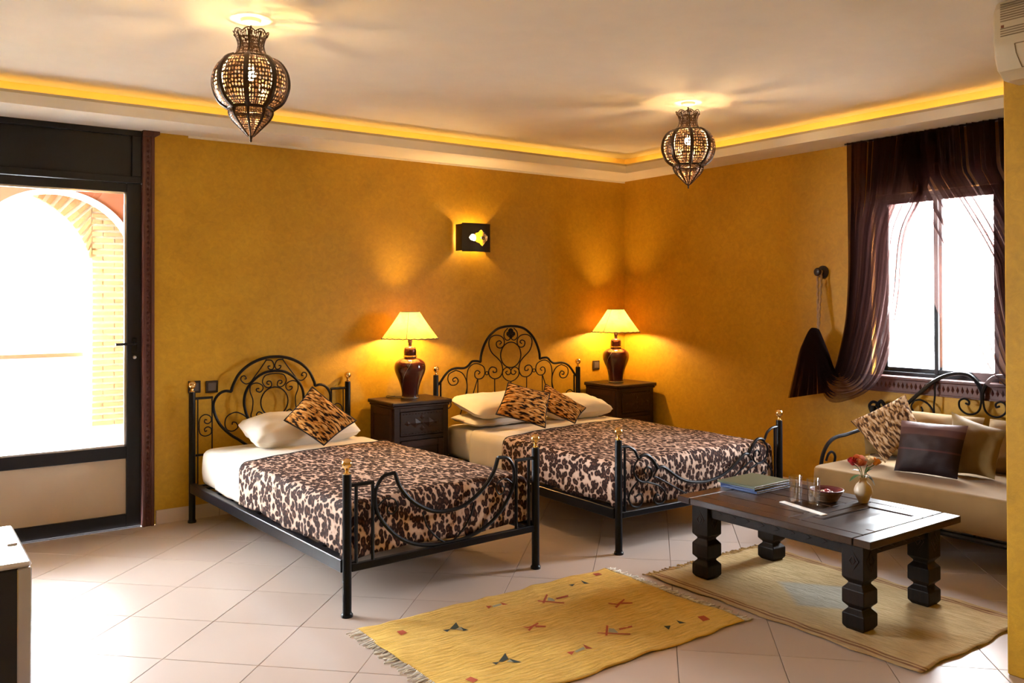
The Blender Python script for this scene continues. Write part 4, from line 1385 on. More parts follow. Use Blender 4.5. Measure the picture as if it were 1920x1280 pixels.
cd.tube(cr([(-2.385, -.18, .7025), (-2.43, -.15, .7025), (-2.47, -.10, .704), (-2.45, -.06, .712), (-2.40, -.045, .704), (-2.37, -.035, .7025)], 6), .0022, 6)
tag(cd.build('lamp_cord', MT['iron_soft'], origin='base'), 'thin dark lamp cord looped on the nightstand between the beds', 'cord')

# ================================================================== SWITCHES
def wall_plate(name, label, x, z, w=.08, h=.08, cat='switch'):
    o = B().box(x - w / 2, x + w / 2, -0.010, -0.0005, z - h / 2, z + h / 2, .003).build(name, MT['switch'], origin=(x, 0, z), smooth=False)
    B().box(-w / 2 + .014, w / 2 - .014, -0.014, -0.008, -h / 2 + .014, h / 2 - .014, .002).build('rocker', MT['switch_key'], o, smooth=False)
    return tag(o, label, cat)
wall_plate('wall_switch', 'dark square wall switch behind the left bedpost finial', -3.822, .857)
wall_plate('wall_switch', 'dark square wall switch just right of the left bedpost of the single bed', -3.710, .852)
wall_plate('wall_switch', 'dark square wall switch beside the corner lamp', -0.350, .838)

# ================================================================== SCONCE
def sconce():
    x0, x1, z0, z1 = -1.816, -1.552, 1.800, 2.018
    cx, cz = (x0 + x1) / 2, (z0 + z1) / 2
    root = thing('wall_sconce', 'square black metal wall sconce with a pierced hand cut-out', 'wall lamp', (cx, 0, cz))
    hw, hh, D = (x1 - x0) / 2, (z1 - z0) / 2, -0.10
    # pierced outline: a hand pointing left
    hand = [(-.075, .0), (-.055, .022), (-.030, .026), (-.012, .036), (.010, .040), (.022, .056), (.036, .063), (.052, .050), (.066, .036), (.078, .030), (.098, .018), (.104, .0),
            (.096, -.020), (.078, -.032), (.062, -.050), (.046, -.066), (.030, -.056), (.018, -.042), (-.012, -.034), (-.040, -.024), (-.060, -.018)]
    bm = bmesh.new()
    n = 12
    outer = [(-hw + 2 * hw * i / n, -hh) for i in range(n)] + [(hw, -hh + 2 * hh * i / n) for i in range(n)] + [(hw - 2 * hw * i / n, hh) for i in range(n)] + [(-hw, hh - 2 * hh * i / n) for i in range(n)]
    def ring(pts):
        vs_ = [bm.verts.new((p[0], 0, p[1])) for p in pts]
        return [bm.edges.new((vs_[i], vs_[(i + 1) % len(vs_)])) for i in range(len(vs_))]
    es = ring(outer) + ring(hand)
    bmesh.ops.triangle_fill(bm, edges=es, use_beauty=True)
    bm.verts.index_update()
    q = B()
    def bulge(v):
        return D - 0.020 * (1 - (v.x / hw) ** 2)
    q.add([(v.co.x, bulge(v.co), v.co.z) for v in bm.verts], [[v.index for v in f.verts] for f in bm.faces])
    bm.free()
    fo = q.build('front_plate', MT['iron_soft'], root, smooth=False)
    md = fo.modifiers.new('thickness', 'SOLIDIFY')
    md.thickness = .002
    fr_ = B()
    fr_.tube([(-hw, D, -hh), (-hw * .5, D - .015, -hh), (0, D - .02, -hh), (hw * .5, D - .015, -hh), (hw, D, -hh)], .004, 6)
    fr_.tube([(-hw, D, hh), (-hw * .5, D - .015, hh), (0, D - .02, hh), (hw * .5, D - .015, hh), (hw, D, hh)], .004, 6)
    fr_.build('edge_bead', MT['bronze'], fo)
    st = B()
    for sx in (-1, 1):
        for sz in (-1, 1):
            st.tube([(sx * (hw - .006), D, sz * (hh - .01)), (sx * (hw - .006), -0.012, sz * (hh - .01))], .003, 6)
    st.build('stand_off', MT['bronze'], root)
    for sx in (-1, 1):
        side = B()
        side.box(sx * hw - .001, sx * hw + .001, D, -0.007, -hh + .005, hh - .005)
        side.build('side_plate', MT['iron_soft'], root, smooth=False)
    B().box(-.05, .05, -.010, -.0005, -.05, .05, .002).build('back_plate', MT['bronze'], root, smooth=False)
    # filigree inside the opening
    fi = B()
    ym = D - .017
    fi.tube([(.052 + .013 * math.cos(a * PI / 8), ym, .0 + .013 * math.sin(a * PI / 8)) for a in range(16)], .0042, 6, closed=True)
    fi.ball((.052, ym, 0), .008, 10, 6)
    for k in range(9):
        a = -PI / 2 + (k / 8) * PI
        fi.tube([(.052 + .014 * math.cos(a), ym, .014 * math.sin(a)), (.052 + .046 * math.cos(a), ym, .050 * math.sin(a))], .0022, 5)
    fi.tube([(.052 + .031 * math.cos(-PI / 2 + PI * a / 12), ym, .033 * math.sin(-PI / 2 + PI * a / 12)) for a in range(13)], .002, 5)
    fi.build('filigree', MT['bronze'], fo)
    B().lathe([(.012, -.060), (.012, -.030)], 16, 0, -.05).build('bulb_holder', MT['white'], root)
    B().ball((0, -.05, .0), .024, 18, 10, 1.25).build('bulb', MT['bulb_sconce'], root)
sconce()

# ================================================================== PENDANT LANTERNS
def lobe_r(r, a, amt):
    return r * (1 + amt * abs(math.sin(4 * a)) - amt * .3)
def lantern(label, x, y, rz, hook=True):
    root = thing('pendant_lantern', label, 'pendant lamp', (x, y, H_CEIL - 0.53), rz)
    body = [(.092, .355), (.124, .338), (.150, .300), (.160, .255), (.155, .215), (.135, .170), (.105, .145), (.090, .138)]
    bell = [(.086, .134), (.092, .118), (.080, .090), (.055, .062), (.030, .035), (.012, .016)]
    neck = [(.098, .352), (.080, .362), (.062, .378), (.053, .405), (.053, .425), (.060, .448), (.070, .462)]
    bodyC, bellC, neckC = cr(body, 4), cr(bell, 4), cr(neck, 4)
    def panels(name, prof, amt, nsub=8, vrep=1.0):
        for s in range(8):
            rows = []
            for (r, z) in prof:
                rows.append([(lobe_r(r, (s + i / nsub) * PI / 4, amt) * math.cos((s + i / nsub) * PI / 4),
                              lobe_r(r, (s + i / nsub) * PI / 4, amt) * math.sin((s + i / nsub) * PI / 4), z) for i in range(nsub + 1)])
            B().grid(rows).build(name, MT['punched'], root)
    panels('body_panel', bodyC, .05)
    panels('bell_panel', bellC, .05)
    # scalloped crown: solid with cut top edge
    rows = []
    for (r, z) in neckC:
        row = []
        for i in range(65):
            a = 2 * PI * i / 64
            zz_ = z + (0.014 * abs(math.cos(4 * a)) if z > .45 else 0)
            rr = r * (1 + .05 * abs(math.cos(4 * a)))
            row.append((rr * math.cos(a), rr * math.sin(a), zz_))
        rows.append(row)
    q = B().grid(rows)
    q.uv = {k: (u * 5, v * .5) for k, (u, v) in q.uv.items()}
    nk = q.build('crown', MT['punched'], root)
    rims = B()
    for s in range(8):
        a = s * PI / 4
        rims.tube([((r * 1.03) * math.cos(a), (r * 1.03) * math.sin(a), z) for r, z in neckC], .004, 6)
    top = [((.0715 + .004 * abs(math.cos(4 * a))) * math.cos(a), (.0715 + .004 * abs(math.cos(4 * a))) * math.sin(a), .462 + .014 * abs(math.cos(4 * a))) for a in [2 * PI * i / 96 for i in range(96)]]
    rims.tube(top, .0028, 6, closed=True)
    rims.build('crown_ribs', MT['bronze'], nk)
    for s in range(8):
        a = s * PI / 4
        ribp = [(r * .985, z) for r, z in bodyC]
        q = B()
        for dr, rr in ((0, .0125),):
            q.tube([(r * math.cos(a), r * math.sin(a), z) for r, z in ribp], rr, 6, flat=1.0)
        q.build('rib', MT['bronze'], root)
        q = B()
        q.tube([(r * .985 * math.cos(a), r * .985 * math.sin(a), z) for r, z in bellC], [.009 - .006 * i / (len(bellC) - 1) for i in range(len(bellC))], 6)
        q.build('rib', MT['bronze'], root)
    B().tube([(.093 * math.cos(2 * PI * i / 48), .093 * math.sin(2 * PI * i / 48), .136) for i in range(48)], .0075, 8, closed=True).build('waist_band', MT['bronze'], root)
    B().tube([(.098 * math.cos(2 * PI * i / 48), .098 * math.sin(2 * PI * i / 48), .354) for i in range(48)], .0045, 8, closed=True).build('shoulder_band', MT['bronze'], root)
    B().lathe([(.012, .020), (.007, .010), (.0045, .002), (.006, -.003), (.002, -.010)], 16).build('tip', MT['bronze'], root)
    ch = B()
    ch.tube([(0, 0, .36), (0, 0, .505)], .0022, 6)
    for k in range(2):
        zc_ = .497 - k * .02
        ch.tube([(.005 * math.cos(2 * PI * i / 10) if k % 2 else 0, 0 if k % 2 else .005 * math.cos(2 * PI * i / 10), zc_ + .009 * math.sin(2 * PI * i / 10)) for i in range(10)], .0016, 5, closed=True)
    sp = ch
    for k in range(4):
        a = k * PI / 2 + PI / 8
        sp.tube([(0, 0, .42), (.056 * math.cos(a), .056 * math.sin(a), .405)], .0016, 5)
    ch.build('chain', MT['bronze'], root)
    B().lathe([(.006, .505), (.040, .518), (.045, .5299)], 28).build('ceiling_rose', MT['white'], root)
    B().lathe([(.011, .335), (.013, .30), (.012, .33)], 16).build('bulb_holder', MT['white'], root)
    B().ball((0, 0, .290), .022, 18, 10, 1.25).build('bulb', MT['bulb_pendant'], root)
    return root
lantern('pierced metal lantern hanging nearer the door', -4.145, -2.03, 0.32)
lantern('pierced metal lantern hanging nearer the window corner', -1.36, -2.03, 0.10)

# ================================================================== CURTAINS
CL = [(-2.332, 2.486), (-2.334, 2.188), (-2.341, 1.895), (-2.343, 1.566), (-2.316, 1.237), (-2.253, 0.94), (-2.228, 0.938), (-2.187, 1.047), (-2.111, 1.209), (-2.115, 1.08), (-2.15, 0.909), (-2.17, 0.765)]
CR = [(-2.963, 2.486), (-2.874, 2.097), (-2.749, 1.833), (-2.703, 1.419), (-2.642, 1.104), (-2.557, 0.871), (-2.381, 0.738), (-2.18, 0.749), (-2.102, 1.202), (-1.997, 1.096), (-1.938, 0.92), (-1.878, 0.703)]
def curtain(name, label, La, Ra, nf, x0=-.095, nu=260, sub=8, seed=1, gather=None, crowd=0.0):
    rnd = random.Random(seed)
    A, Bc = cr(La, sub), cr(Ra, sub)
    ph = [rnd.random() * 6.28 for _ in range(6)]
    rows = []
    n = len(A)
    for j in range(n):
        t = j / (n - 1)
        (ya, za), (yb, zb) = A[j], Bc[j]
        row = []
        wid = math.hypot(yb - ya, zb - za)
        for i in range(nu + 1):
            u = i / nu
            uu = u + 0.016 * math.sin(9 * u + ph[0]) + 0.011 * math.sin(23 * u + ph[3] + t)
            ex = math.exp(crowd * max(0.0, min(1.0, (t - .12) / .25))) if t < .62 or crowd < 0 else math.exp(crowd * max(0.0, 1 - (t - .62) / .12))
            um = u ** ex
            y_ = ya + (yb - ya) * um
            z_ = za + (zb - za) * um
            k = 2 * PI * nf * uu + 0.8 * math.sin(3 * t + ph[2])
            amp = .022 * min(1.0, .45 + wid)
            fold = amp * math.sin(k) + amp * .5 * math.sin(k * 1.63 + ph[1])
            yshift = (.021 - .015 * min(1, t / .5)) * math.cos(k + .5)
            g_ = gather(t) if gather else 0
            row.append((x0 - g_ + fold, y_ + yshift, z_))
        rows.append(row)
    q = B().grid(rows)
    return tag(q.build(name, MT['voile'], origin='base', ang=3.0), label, 'curtain')
def gl(t):
    return 0.05 * max(0.0, min(1.0, (t - .35) / .2))
curtain('curtain', 'brown sheer curtain left of the window swept aside to the rope tieback', CL, CR, 18, seed=3, gather=gl, crowd=.45)
C2L = [(-2.753, 2.486), (-2.79, 2.15), (-2.827, 1.828), (-2.905, 1.486), (-3.054, 1.155), (-3.181, 0.966), (-3.356, 0.85), (-3.60, .76)]
C2R = [(-3.62, 2.486), (-3.62, 2.15), (-3.62, 1.828), (-3.62, 1.486), (-3.63, 1.155), (-3.64, 0.98), (-3.66, 0.90), (-3.70, .86)]
curtain('curtain', 'brown sheer curtain right of the window half hidden by the wall end', C2L, C2R, 25, x0=-.108, seed=5, crowd=-1.0)
rl = B().tube([(-.09, -2.30, 2.484), (-.09, -3.66, 2.484)], .005, 8)
tag(rl.build('curtain_rail', MT['iron_soft'], origin='base'), 'dark slim curtain rail under the ceiling border above the window', 'curtain rail')
# tieback
tb = thing('curtain_tieback', 'round dark wall knob with hanging tan rope holding the left curtain', 'tieback', (0, -2.065, 1.612))
kb = B().lathe([(.046, 0), (.046, .008), (.040, .013), (.020, .018), (.014, .035), (.014, .050), (.026, .058), (.030, .070), (.022, .080), (.004, .084)], 28)
ko = kb.build('wall_knob', MT['wood_dark'], tb)
ko.rotation_euler = (0, -PI / 2, 0)
rp = B()
for s, kz in ((-1, 0), (1, 0)):
    path = []
    for i in range(30):
        t = i / 29
        path.append((-.045 - .06 * t + .0025 * math.cos(i * 1.7 + s), s * .016 * (1 - t) ** .8 - .03 * t + .0025 * math.sin(i * 1.7 + s), .012 - .42 * t))
    rp.tube(path, .0085, 7)
rp.build('rope', MT['rope'], tb)

# ================================================================== DAYBED SOFA
sofa = thing('iron_daybed', 'black wrought iron daybed sofa under the window', 'sofa', (-0.5, -3.2, 0))
SY0, SY1, SX0 = -3.97, -2.56, -0.95
def sl_(p):
    return (p[0] + .5, p[1] + 3.2, p[2])
for (x, y, h) in ((-.06, SY1 + .08, .70), (-.06, SY0, .70), (-.92, SY1 + .02, .20), (-.92, SY0, .20)):
    B().lathe([(.026, 0), (.026, .012), (.019, .018), (.019, h)], 18).build('leg', MT['iron'], sofa).location = sl_((x, y, 0))
f = B()
f.tube([sl_((-.92, SY1 + .02, .185)), sl_((-.92, SY0, .185))], .016, 8)
f.tube([sl_((-.06, SY1 + .08, .185)), sl_((-.06, SY0, .185))], .016, 8)
f.tube([sl_((-.92, SY1 + .02, .185)), sl_((-.06, SY1 + .08, .185))], .016, 8)
f.tube([sl_((-.92, SY0, .185)), sl_((-.06, SY0, .185))], .016, 8)
f.build('seat_frame', MT['iron'], sofa)
ds = None
for i in range(8):
    yy = SY1 - .12 - i * .17
    if ds is None:
        ds = B().box(.5 - .92, .5 - .06, -.03, .03, .198, .208).build('slat', MT['iron'], sofa, smooth=False)
        ds.location = (0, yy + 3.2, 0)
    else:
        share(ds, 'slat', sofa, (0, yy + 3.2, 0))
def side_arm(y, sgn):
    q = B()
    q.tube([sl_(p) for p in cr([(-.80, y, .18), (-.80, y, .30), (-.785, y, .43), (-.745, y, .50), (-.69, y, .54), (-.62, y, .558), (-.50, y, .565), (-.28, y, .60), (-.07, y + sgn * .05, .68)], 6)], .012, 8)
    q.build('arm', MT['iron'], sofa)
    q = B()
    q.tube([sl_(p) for p in cr([(-.74, y, .42), (-.72, y, .455), (-.69, y, .47), (-.66, y, .46), (-.645, y, .435), (-.655, y, .40)], 6)], .008, 8)
    q.build('scroll', MT['iron'], sofa)
side_arm(-2.582, 1)
side_arm(SY0 + .01, -1)
CYS = -3.193
def both(nm, pts, r, sub=6):
    for k in (0, 1):
        pp = [(y if k == 0 else 2 * CYS - y, z) for y, z in pts]
        B().tube([sl_((-.05, a_, b_)) for a_, b_ in cr(pp, sub)], r, 8).build(nm, MT['iron'], sofa)
both('back_arch', [(-2.60, .66), (-2.68, .70), (-2.752, 0.768), (-2.815, 0.825), (-2.891, 0.891), (-2.965, 0.933), (-3.042, 0.954), (-3.113, 0.950), (-3.16, 0.912), (-3.19, 0.852), (-3.193, 0.80)], .0125)
both('scroll', [(-3.193, 0.84), (-3.206, 0.753), (-3.236, 0.717), (-3.286, 0.71), (-3.327, 0.74), (-3.331, 0.783), (-3.303, 0.802), (-3.274, 0.79), (-3.274, 0.769), (-3.294, 0.775)], .0065)
both('back_bar', [(-2.90, 0.885), (-2.90, 0.80), (-2.894, 0.722), (-2.904, 0.60)], .006)
both('scroll', [(-2.766, 0.762), (-2.805, 0.768), (-2.852, 0.75), (-2.885, 0.712), (-2.899, 0.67)], .0065)
both('scroll', [(-2.766, 0.762), (-2.745, 0.725), (-2.76, 0.69), (-2.795, 0.68), (-2.82, 0.70), (-2.81, 0.725)], .0055)
both('scroll', [(-2.46, .66), (-2.45, .70), (-2.475, .725), (-2.51, .715), (-2.52, .69), (-2.50, .675), (-2.485, .69)], .010)
both('side_scroll', [(-2.50, .70), (-2.535, .735), (-2.565, .705), (-2.60, .72), (-2.63, .67)], .012)
B().tube([sl_((-.05, SY1 + .08, .60)), sl_((-.05, SY0, .60))], .010, 8).build('back_rail', MT['iron'], sofa)
def world_soft(x0, x1, y0, y1, z0, z1, r, nm, mat, label, cat, seed=1, crown=.01):
    q = soft_box(x0, x1, y0, y1, z0, z1, r, crown, .0015, seed=seed)
    return tag(q.build(nm, mat, origin='base', ang=1.2), label, cat)
so = world_soft(-.945, -.10, SY0 + .03, -2.605, .209, .418, .022, 'seat_mattress', MT['tan'], 'thick sand coloured seat mattress on the daybed', 'mattress', 4, .004)
pillow('back_cushion', MT['tan'], [(-.30, -2.60, .425), (-.30, -3.26, .425), (-.16, -3.26, .712), (-.16, -2.63, .708)], .13,
       'sand coloured back cushion at the left end of the daybed', pinch=.02, up=(-1, 0, .4), seed=31, puff=6)
pillow('back_cushion', MT['tan'], [(-.30, -3.29, .425), (-.30, -3.93, .425), (-.16, -3.93, .705), (-.16, -3.29, .71)], .13,
       'sand coloured back cushion at the right end of the daybed beside the wall end', pinch=.02, up=(-1, 0, .4), seed=32, puff=6)
pillow('cushion', MT['gold_cloth'], [(-.40, -2.605, .665), (-.44, -2.66, .44), (-.36, -2.84, .45), (-.33, -2.76, .70)], .07,
       'small gold cushion peeping out behind the pale tiger cushion', up=(-1, 0, .3), seed=33)
pillow('cushion', MT['tiger_pale'], [(-0.515, -2.605, 0.648), (-0.575, -2.872, 0.432), (-0.48, -3.04, 0.662), (-0.435, -2.925, 0.842)], .12,
       'pale tiger stripe cushion tilted at the left of the daybed', up=(-1, -.2, .3), rag=.004, seed=34)
pillow('cushion', MT['banded'], [(-0.702, -3.003, 0.423), (-0.665, -3.351, 0.426), (-0.578, -3.37, 0.715), (-0.616, -3.001, 0.709)], .12,
       'dark brown satin cushion with woven bands in the middle of the daybed', up=(-1, 0, .3), seed=35, pinch=.04)
pillow('cushion', MT['gold_cloth'], [(-0.53, -3.237, 0.425), (-0.53, -3.486, 0.430), (-0.422, -3.502, 0.69), (-0.41, -3.190, 0.762)], .12,
       'olive gold cushion behind and right of the dark brown cushion', up=(-1, 0, .3), seed=36, pinch=.09)

# ================================================================== RUGS
def rug(name, mat, x0, x1, y0, y1, label, seed, amp, fr_axis, fr_mat, fr_lo=True, fr_hi=True):
    rnd = random.Random(seed)
    cx, cy = (x0 + x1) / 2, (y0 + y1) / 2
    ph = [rnd.random() * 6.28 for _ in range(8)]
    nx, ny = 90, 70
    rows = []
    def hgt(x, y):
        h = amp * (.5 + .5 * math.sin(x * 11 + ph[0] + 1.5 * math.sin(y * 4))) * (.5 + .5 * math.sin(y * 13 + ph[1])) + amp * .5 * max(0.0, math.sin(x * 24 - y * 9 + ph[2])) ** 3
        return .005 + h + .0015 * math.sin(x * 40 + ph[2]) * math.sin(y * 35 + ph[3]) + .0015
    for j in range(ny + 1):
        v = j / ny
        row = []
        for i in range(nx + 1):
            u = i / nx
            X_ = x0 + (x1 - x0) * u
            Y_ = y0 + (y1 - y0) * v
            ex = .006 * math.sin(Y_ * 13 + ph[4]) + .004 * math.sin(Y_ * 31 + ph[5])
            ey = .006 * math.sin(X_ * 11 + ph[6]) + .004 * math.sin(X_ * 27 + ph[7])
            X_ += ex * (2 * u - 1)
            Y_ += ey * (2 * v - 1)
            row.append((X_ - cx, Y_ - cy, hgt(X_, Y_)))
        rows.append(row)
    o = B().grid(rows).build(name, mat, ang=3)
    md = o.modifiers.new('thickness', 'SOLIDIFY')
    md.thickness = .004
    md.offset = -1
    o.location = (cx, cy, 0)
    # fringe
    q = B()
    def tassel(p, d, L_):
        side = (-d[1], d[0])
        pts = []
        w1, w2 = rnd.uniform(-.012, .012), rnd.uniform(-.014, .014)
        for k in range(5):
            t = k / 4
            s = w1 * math.sin(t * 3) + w2 * t
            pts.append((p[0] + d[0] * L_ * t + side[0] * s, p[1] + d[1] * L_ * t + side[1] * s, .006 * (1 - t) + .003))
        q.tube(pts, [.0028, .003, .0026, .0022, .0035], 4)
    if fr_axis == 'x':
        n = int((y1 - y0) / .011)
        for i in range(n):
            yy = y0 + (i + .5) * (y1 - y0) / n + rnd.uniform(-.003, .003)
            if fr_lo: tassel((x0 + .004 - cx, yy - cy), (-1, 0), rnd.uniform(.035, .065))
            if fr_hi: tassel((x1 - .004 - cx, yy - cy), (1, 0), rnd.uniform(.035, .065))
    else:
        n = int((x1 - x0) / .011)
        for i in range(n):
            xx = x0 + (i + .5) * (x1 - x0) / n + rnd.uniform(-.003, .003)
            if fr_lo: tassel((xx - cx, y0 + .004 - cy), (0, -1), rnd.uniform(.035, .065))
            if fr_hi: tassel((xx - cx, y1 - .004 - cy), (0, 1), rnd.uniform(.035, .065))
    tag(q.build('fringe', fr_mat, o, ang=3), kind='stuff')
    tag(o, label, 'rug')
    return o, (cx, cy), hgt
r1o, (rcx, rcy), h1 = rug('rug', MT['rug_yellow'], -3.80, -2.375, -3.285, -2.365, 'saffron yellow rug with small woven motifs in front of the beds', 5, .007, 'x', MT['fringe'])

def motif(world, mat):
    """flat woven patch following the rug"""
    q = B()
    n = len(world)
    top = [(x - rcx, y - rcy, h1(x, y) + .0016) for x, y in world]
    c = (sum(p[0] for p in top) / n, sum(p[1] for p in top) / n)
    q.add(top, [tuple(range(n))])
    return q.build('woven_motif', mat, r1o, smooth=False)
def bar(x, y, dx, dy, w):
    """thin bar from (x,y) by (dx,dy)"""
    L_ = math.hypot(dx, dy)
    nx_, ny_ = -dy / L_ * w / 2, dx / L_ * w / 2
    return [(x + nx_, y + ny_), (x - nx_, y - ny_), (x + dx - nx_, y + dy - ny_), (x + dx + nx_, y + dy + ny_)]
MOT = [
    ('motif_green', [(-3.508, -2.594), (-3.477, -2.607), (-3.505, -2.626)]),
    ('motif_green', [(-3.481, -2.605), (-3.413, -2.55), (-3.434, -2.608), (-3.461, -2.619)]),
    ('motif_green', [(-3.43, -2.601), (-3.419, -2.659), (-3.441, -2.649)]),
    ('motif_grey', [(-3.458, -2.621), (-3.421, -2.608), (-3.435, -2.647)]),
    ('motif_red', [(-3.679, -2.499), (-3.646, -2.493), (-3.647, -2.534), (-3.682, -2.545)]),
    ('motif_red', [(-3.216, -2.767), (-3.194, -2.786), (-3.167, -2.782), (-3.186, -2.799), (-3.205, -2.797)]),
    ('motif_red', [(-3.217, -2.813), (-3.174, -2.783), (-3.134, -2.771), (-3.132, -2.781), (-3.176, -2.797), (-3.217, -2.825)]),
    ('motif_red', [(-3.159, -2.787), (-3.122, -2.815), (-3.131, -2.827), (-3.168, -2.802)]),
    ('motif_red', [(-3.198, -2.464), (-3.179, -2.485), (-3.209, -2.505)]),
    ('motif_red', [(-3.115, -2.46), (-3.105, -2.511), (-3.128, -2.501)]),
    ('motif_grey', [(-3.179, -2.485), (-3.123, -2.476), (-3.132, -2.498), (-3.184, -2.51)]),
    ('motif_red', [(-2.874, -2.502), (-2.871, -2.512), (-2.962, -2.601), (-2.967, -2.59)]),
    ('motif_red', [(-2.962, -2.55), (-2.874, -2.64), (-2.885, -2.65), (-2.971, -2.562)]),
    ('motif_red', [(-2.87, -2.569), (-2.798, -2.573), (-2.811, -2.593), (-2.875, -2.585)]),
    ('motif_grey', [(-2.892, -2.542), (-2.884, -2.566), (-2.898, -2.601), (-2.925, -2.577)]),
    ('motif_green', [(-2.698, -2.456), (-2.667, -2.47), (-2.699, -2.488)]),
    ('motif_green', [(-2.614, -2.45), (-2.609, -2.513), (-2.635, -2.501)]),
    ('motif_red', [(-2.49, -2.398), (-2.455, -2.406), (-2.459, -2.439), (-2.498, -2.436)]),
    ('motif_red', [(-2.719, -2.772), (-2.69, -2.801), (-2.624, -2.776), (-2.629, -2.787), (-2.693, -2.817), (-2.729, -2.783)]),
    ('motif_red', [(-2.661, -2.8), (-2.621, -2.83), (-2.631, -2.84), (-2.677, -2.81)]),
    ('motif_red', [(-2.729, -2.826), (-2.692, -2.807), (-2.695, -2.819), (-2.727, -2.838)]),
    ('motif_green', [(-2.714, -3.119), (-2.686, -3.134), (-2.725, -3.161)]),
    ('motif_green', [(-2.632, -3.116), (-2.62, -3.163), (-2.647, -3.15)]),
    ('motif_red', [(-2.524, -3.14), (-2.49, -3.148), (-2.5, -3.193), (-2.541, -3.189)]),
    ('motif_red', [(-2.907, -2.965), (-2.903, -2.975), (-2.985, -3.06), (-2.993, -3.055)]),
    ('motif_red', [(-2.991, -3.003), (-2.891, -3.1), (-2.9, -3.108), (-2.998, -3.01)]),
    ('motif_red', [(-2.891, -3.027), (-2.821, -3.035), (-2.833, -3.051), (-2.897, -3.041)]),
    ('motif_grey', [(-2.922, -2.999), (-2.907, -3.015), (-2.922, -3.059), (-2.953, -3.03)]),
    ('motif_red', [(-3.229, -3.085), (-3.199, -3.101), (-3.231, -3.121)]),
    ('motif_red', [(-3.138, -3.08), (-3.132, -3.134), (-3.156, -3.122)]),
    ('motif_grey', [(-3.199, -3.101), (-3.153, -3.102), (-3.16, -3.119), (-3.202, -3.115)]),
    ('motif_green', [(-3.526, -2.99), (-3.496, -3.0), (-3.524, -3.017)]),
    ('motif_green', [(-3.499, -2.997), (-3.429, -2.944), (-3.45, -2.995), (-3.483, -3.004)]),
    ('motif_green', [(-3.446, -2.99), (-3.428, -3.054), (-3.454, -3.038)]),
    ('motif_grey', [(-3.472, -3.012), (-3.441, -3.001), (-3.451, -3.038)]),
    ('motif_red', [(-3.694, -3.06), (-3.668, -3.057), (-3.662, -3.1), (-3.688, -3.104)]),
]
for mk, poly in MOT:
    motif(poly, MT[mk])
r2o, _, _ = rug('rug', MT['rug_cream'], -2.275, -1.375, -4.02, -2.60, 'straw coloured striped rug under the coffee table', 6, .0025, 'y', MT['fringe_y'], fr_lo=False)

# ================================================================== COFFEE TABLE
tcx, tcy = -1.80, -3.21
table = thing('coffee_table', 'dark carved wooden coffee table standing on the straw rug', 'table', (tcx, tcy, 0))
def sq_lathe(prof, cx, cy, q):
    k = len(q.v)
    for hw_, z in prof:
        for sx, sy in ((-1, -1), (1, -1), (1, 1), (-1, 1)):
            q.v.append((cx + sx * hw_, cy + sy * hw_, z))
    n = len(prof)
    for j in range(n - 1):
        for i in range(4):
            a_, b_ = k + j * 4 + i, k + j * 4 + (i + 1) % 4
            q.f.append((a_, b_, b_ + 4, a_ + 4))
    q.f.append((k + 3, k + 2, k + 1, k))
    q.f.append(tuple(k + (n - 1) * 4 + i for i in range(4)))
hwL = .052
zr = .008
prof_leg = [(.034, zr), (.040, zr + .004), (hwL, zr + .020), (hwL, zr + .072), (.034, zr + .092), (.034, zr + .097), (hwL, zr + .116), (hwL, zr + .176), (.034, zr + .198), (.034, zr + .203), (hwL, zr + .224), (hwL, .388)]
lx0, lx1, ly0, ly1 = -2.113 + hwL, -1.49 - hwL, -3.69 + hwL, -2.735 - hwL
for (x, y) in ((lx0, ly0), (lx1, ly0), (lx0, ly1), (lx1, ly1)):
    q = B()
    sq_lathe(prof_leg, 0, 0, q)
    lg = q.build('leg', MT['wood_leg'], table, smooth=False)
    lg.location = (x - tcx, y - tcy, 0)
    md = lg.modifiers.new('edge', 'BEVEL')
    md.width = .003
    md.segments = 1
    rel = B()
    for (nx_, ny_) in ((-1, 0), (0, -1), (1, 0), (0, 1)):
        for (rz_, rw) in ((.045, .030), (.022, .014)):
            pts = []
            for (du, dz) in ((-rw, 0), (0, -rz_), (rw, 0), (0, rz_)):
                pts.append((nx_ * (hwL + .001) + (du if nx_ == 0 else 0), ny_ * (hwL + .001) + (du if ny_ == 0 else 0), .310 + dz))
            rel.tube(pts, .0022, 4, closed=True)
    rel.build('carved_diamond', MT['wood_relief'], lg, smooth=False)
ap = B()
def apron(x0, x1, y0, y1):
    q = B().box(x0 - tcx, x1 - tcx, y0 - tcy, y1 - tcy, .325, .388, .002)
    return q.build('apron', MT['wood_leg'], table, smooth=False)
a1 = apron(lx0 - .035, lx0 - .012, ly0, ly1)
apron(lx1 + .012, lx1 + .035, ly0, ly1)
a3 = apron(lx0, lx1, ly0 - .035, ly0 - .012)
apron(lx0, lx1, ly1 + .012, ly1 + .035)
rel = B()
for i in range(9):
    yy = ly0 + .09 + i * (ly1 - ly0 - .18) / 8 - tcy
    xs_ = lx0 - .036 - tcx
    rel.tube([(xs_, yy - .042, .357), (xs_, yy, .338), (xs_, yy + .042, .357), (xs_, yy, .376)], .002, 4, closed=True)
rel.build('carved_diamonds', MT['wood_relief'], a1, smooth=False)
rel = B()
for i in range(4):
    xx = lx0 + .10 + i * (lx1 - lx0 - .20) / 3 - tcx
    rel.tube([(xx - .05, ly0 - .036 - tcy, .357), (xx, ly0 - .036 - tcy, .338), (xx + .05, ly0 - .036 - tcy, .357), (xx, ly0 - .036 - tcy, .376)], .002, 4, closed=True)
rel.build('carved_diamonds', MT['wood_relief'], a3, smooth=False)
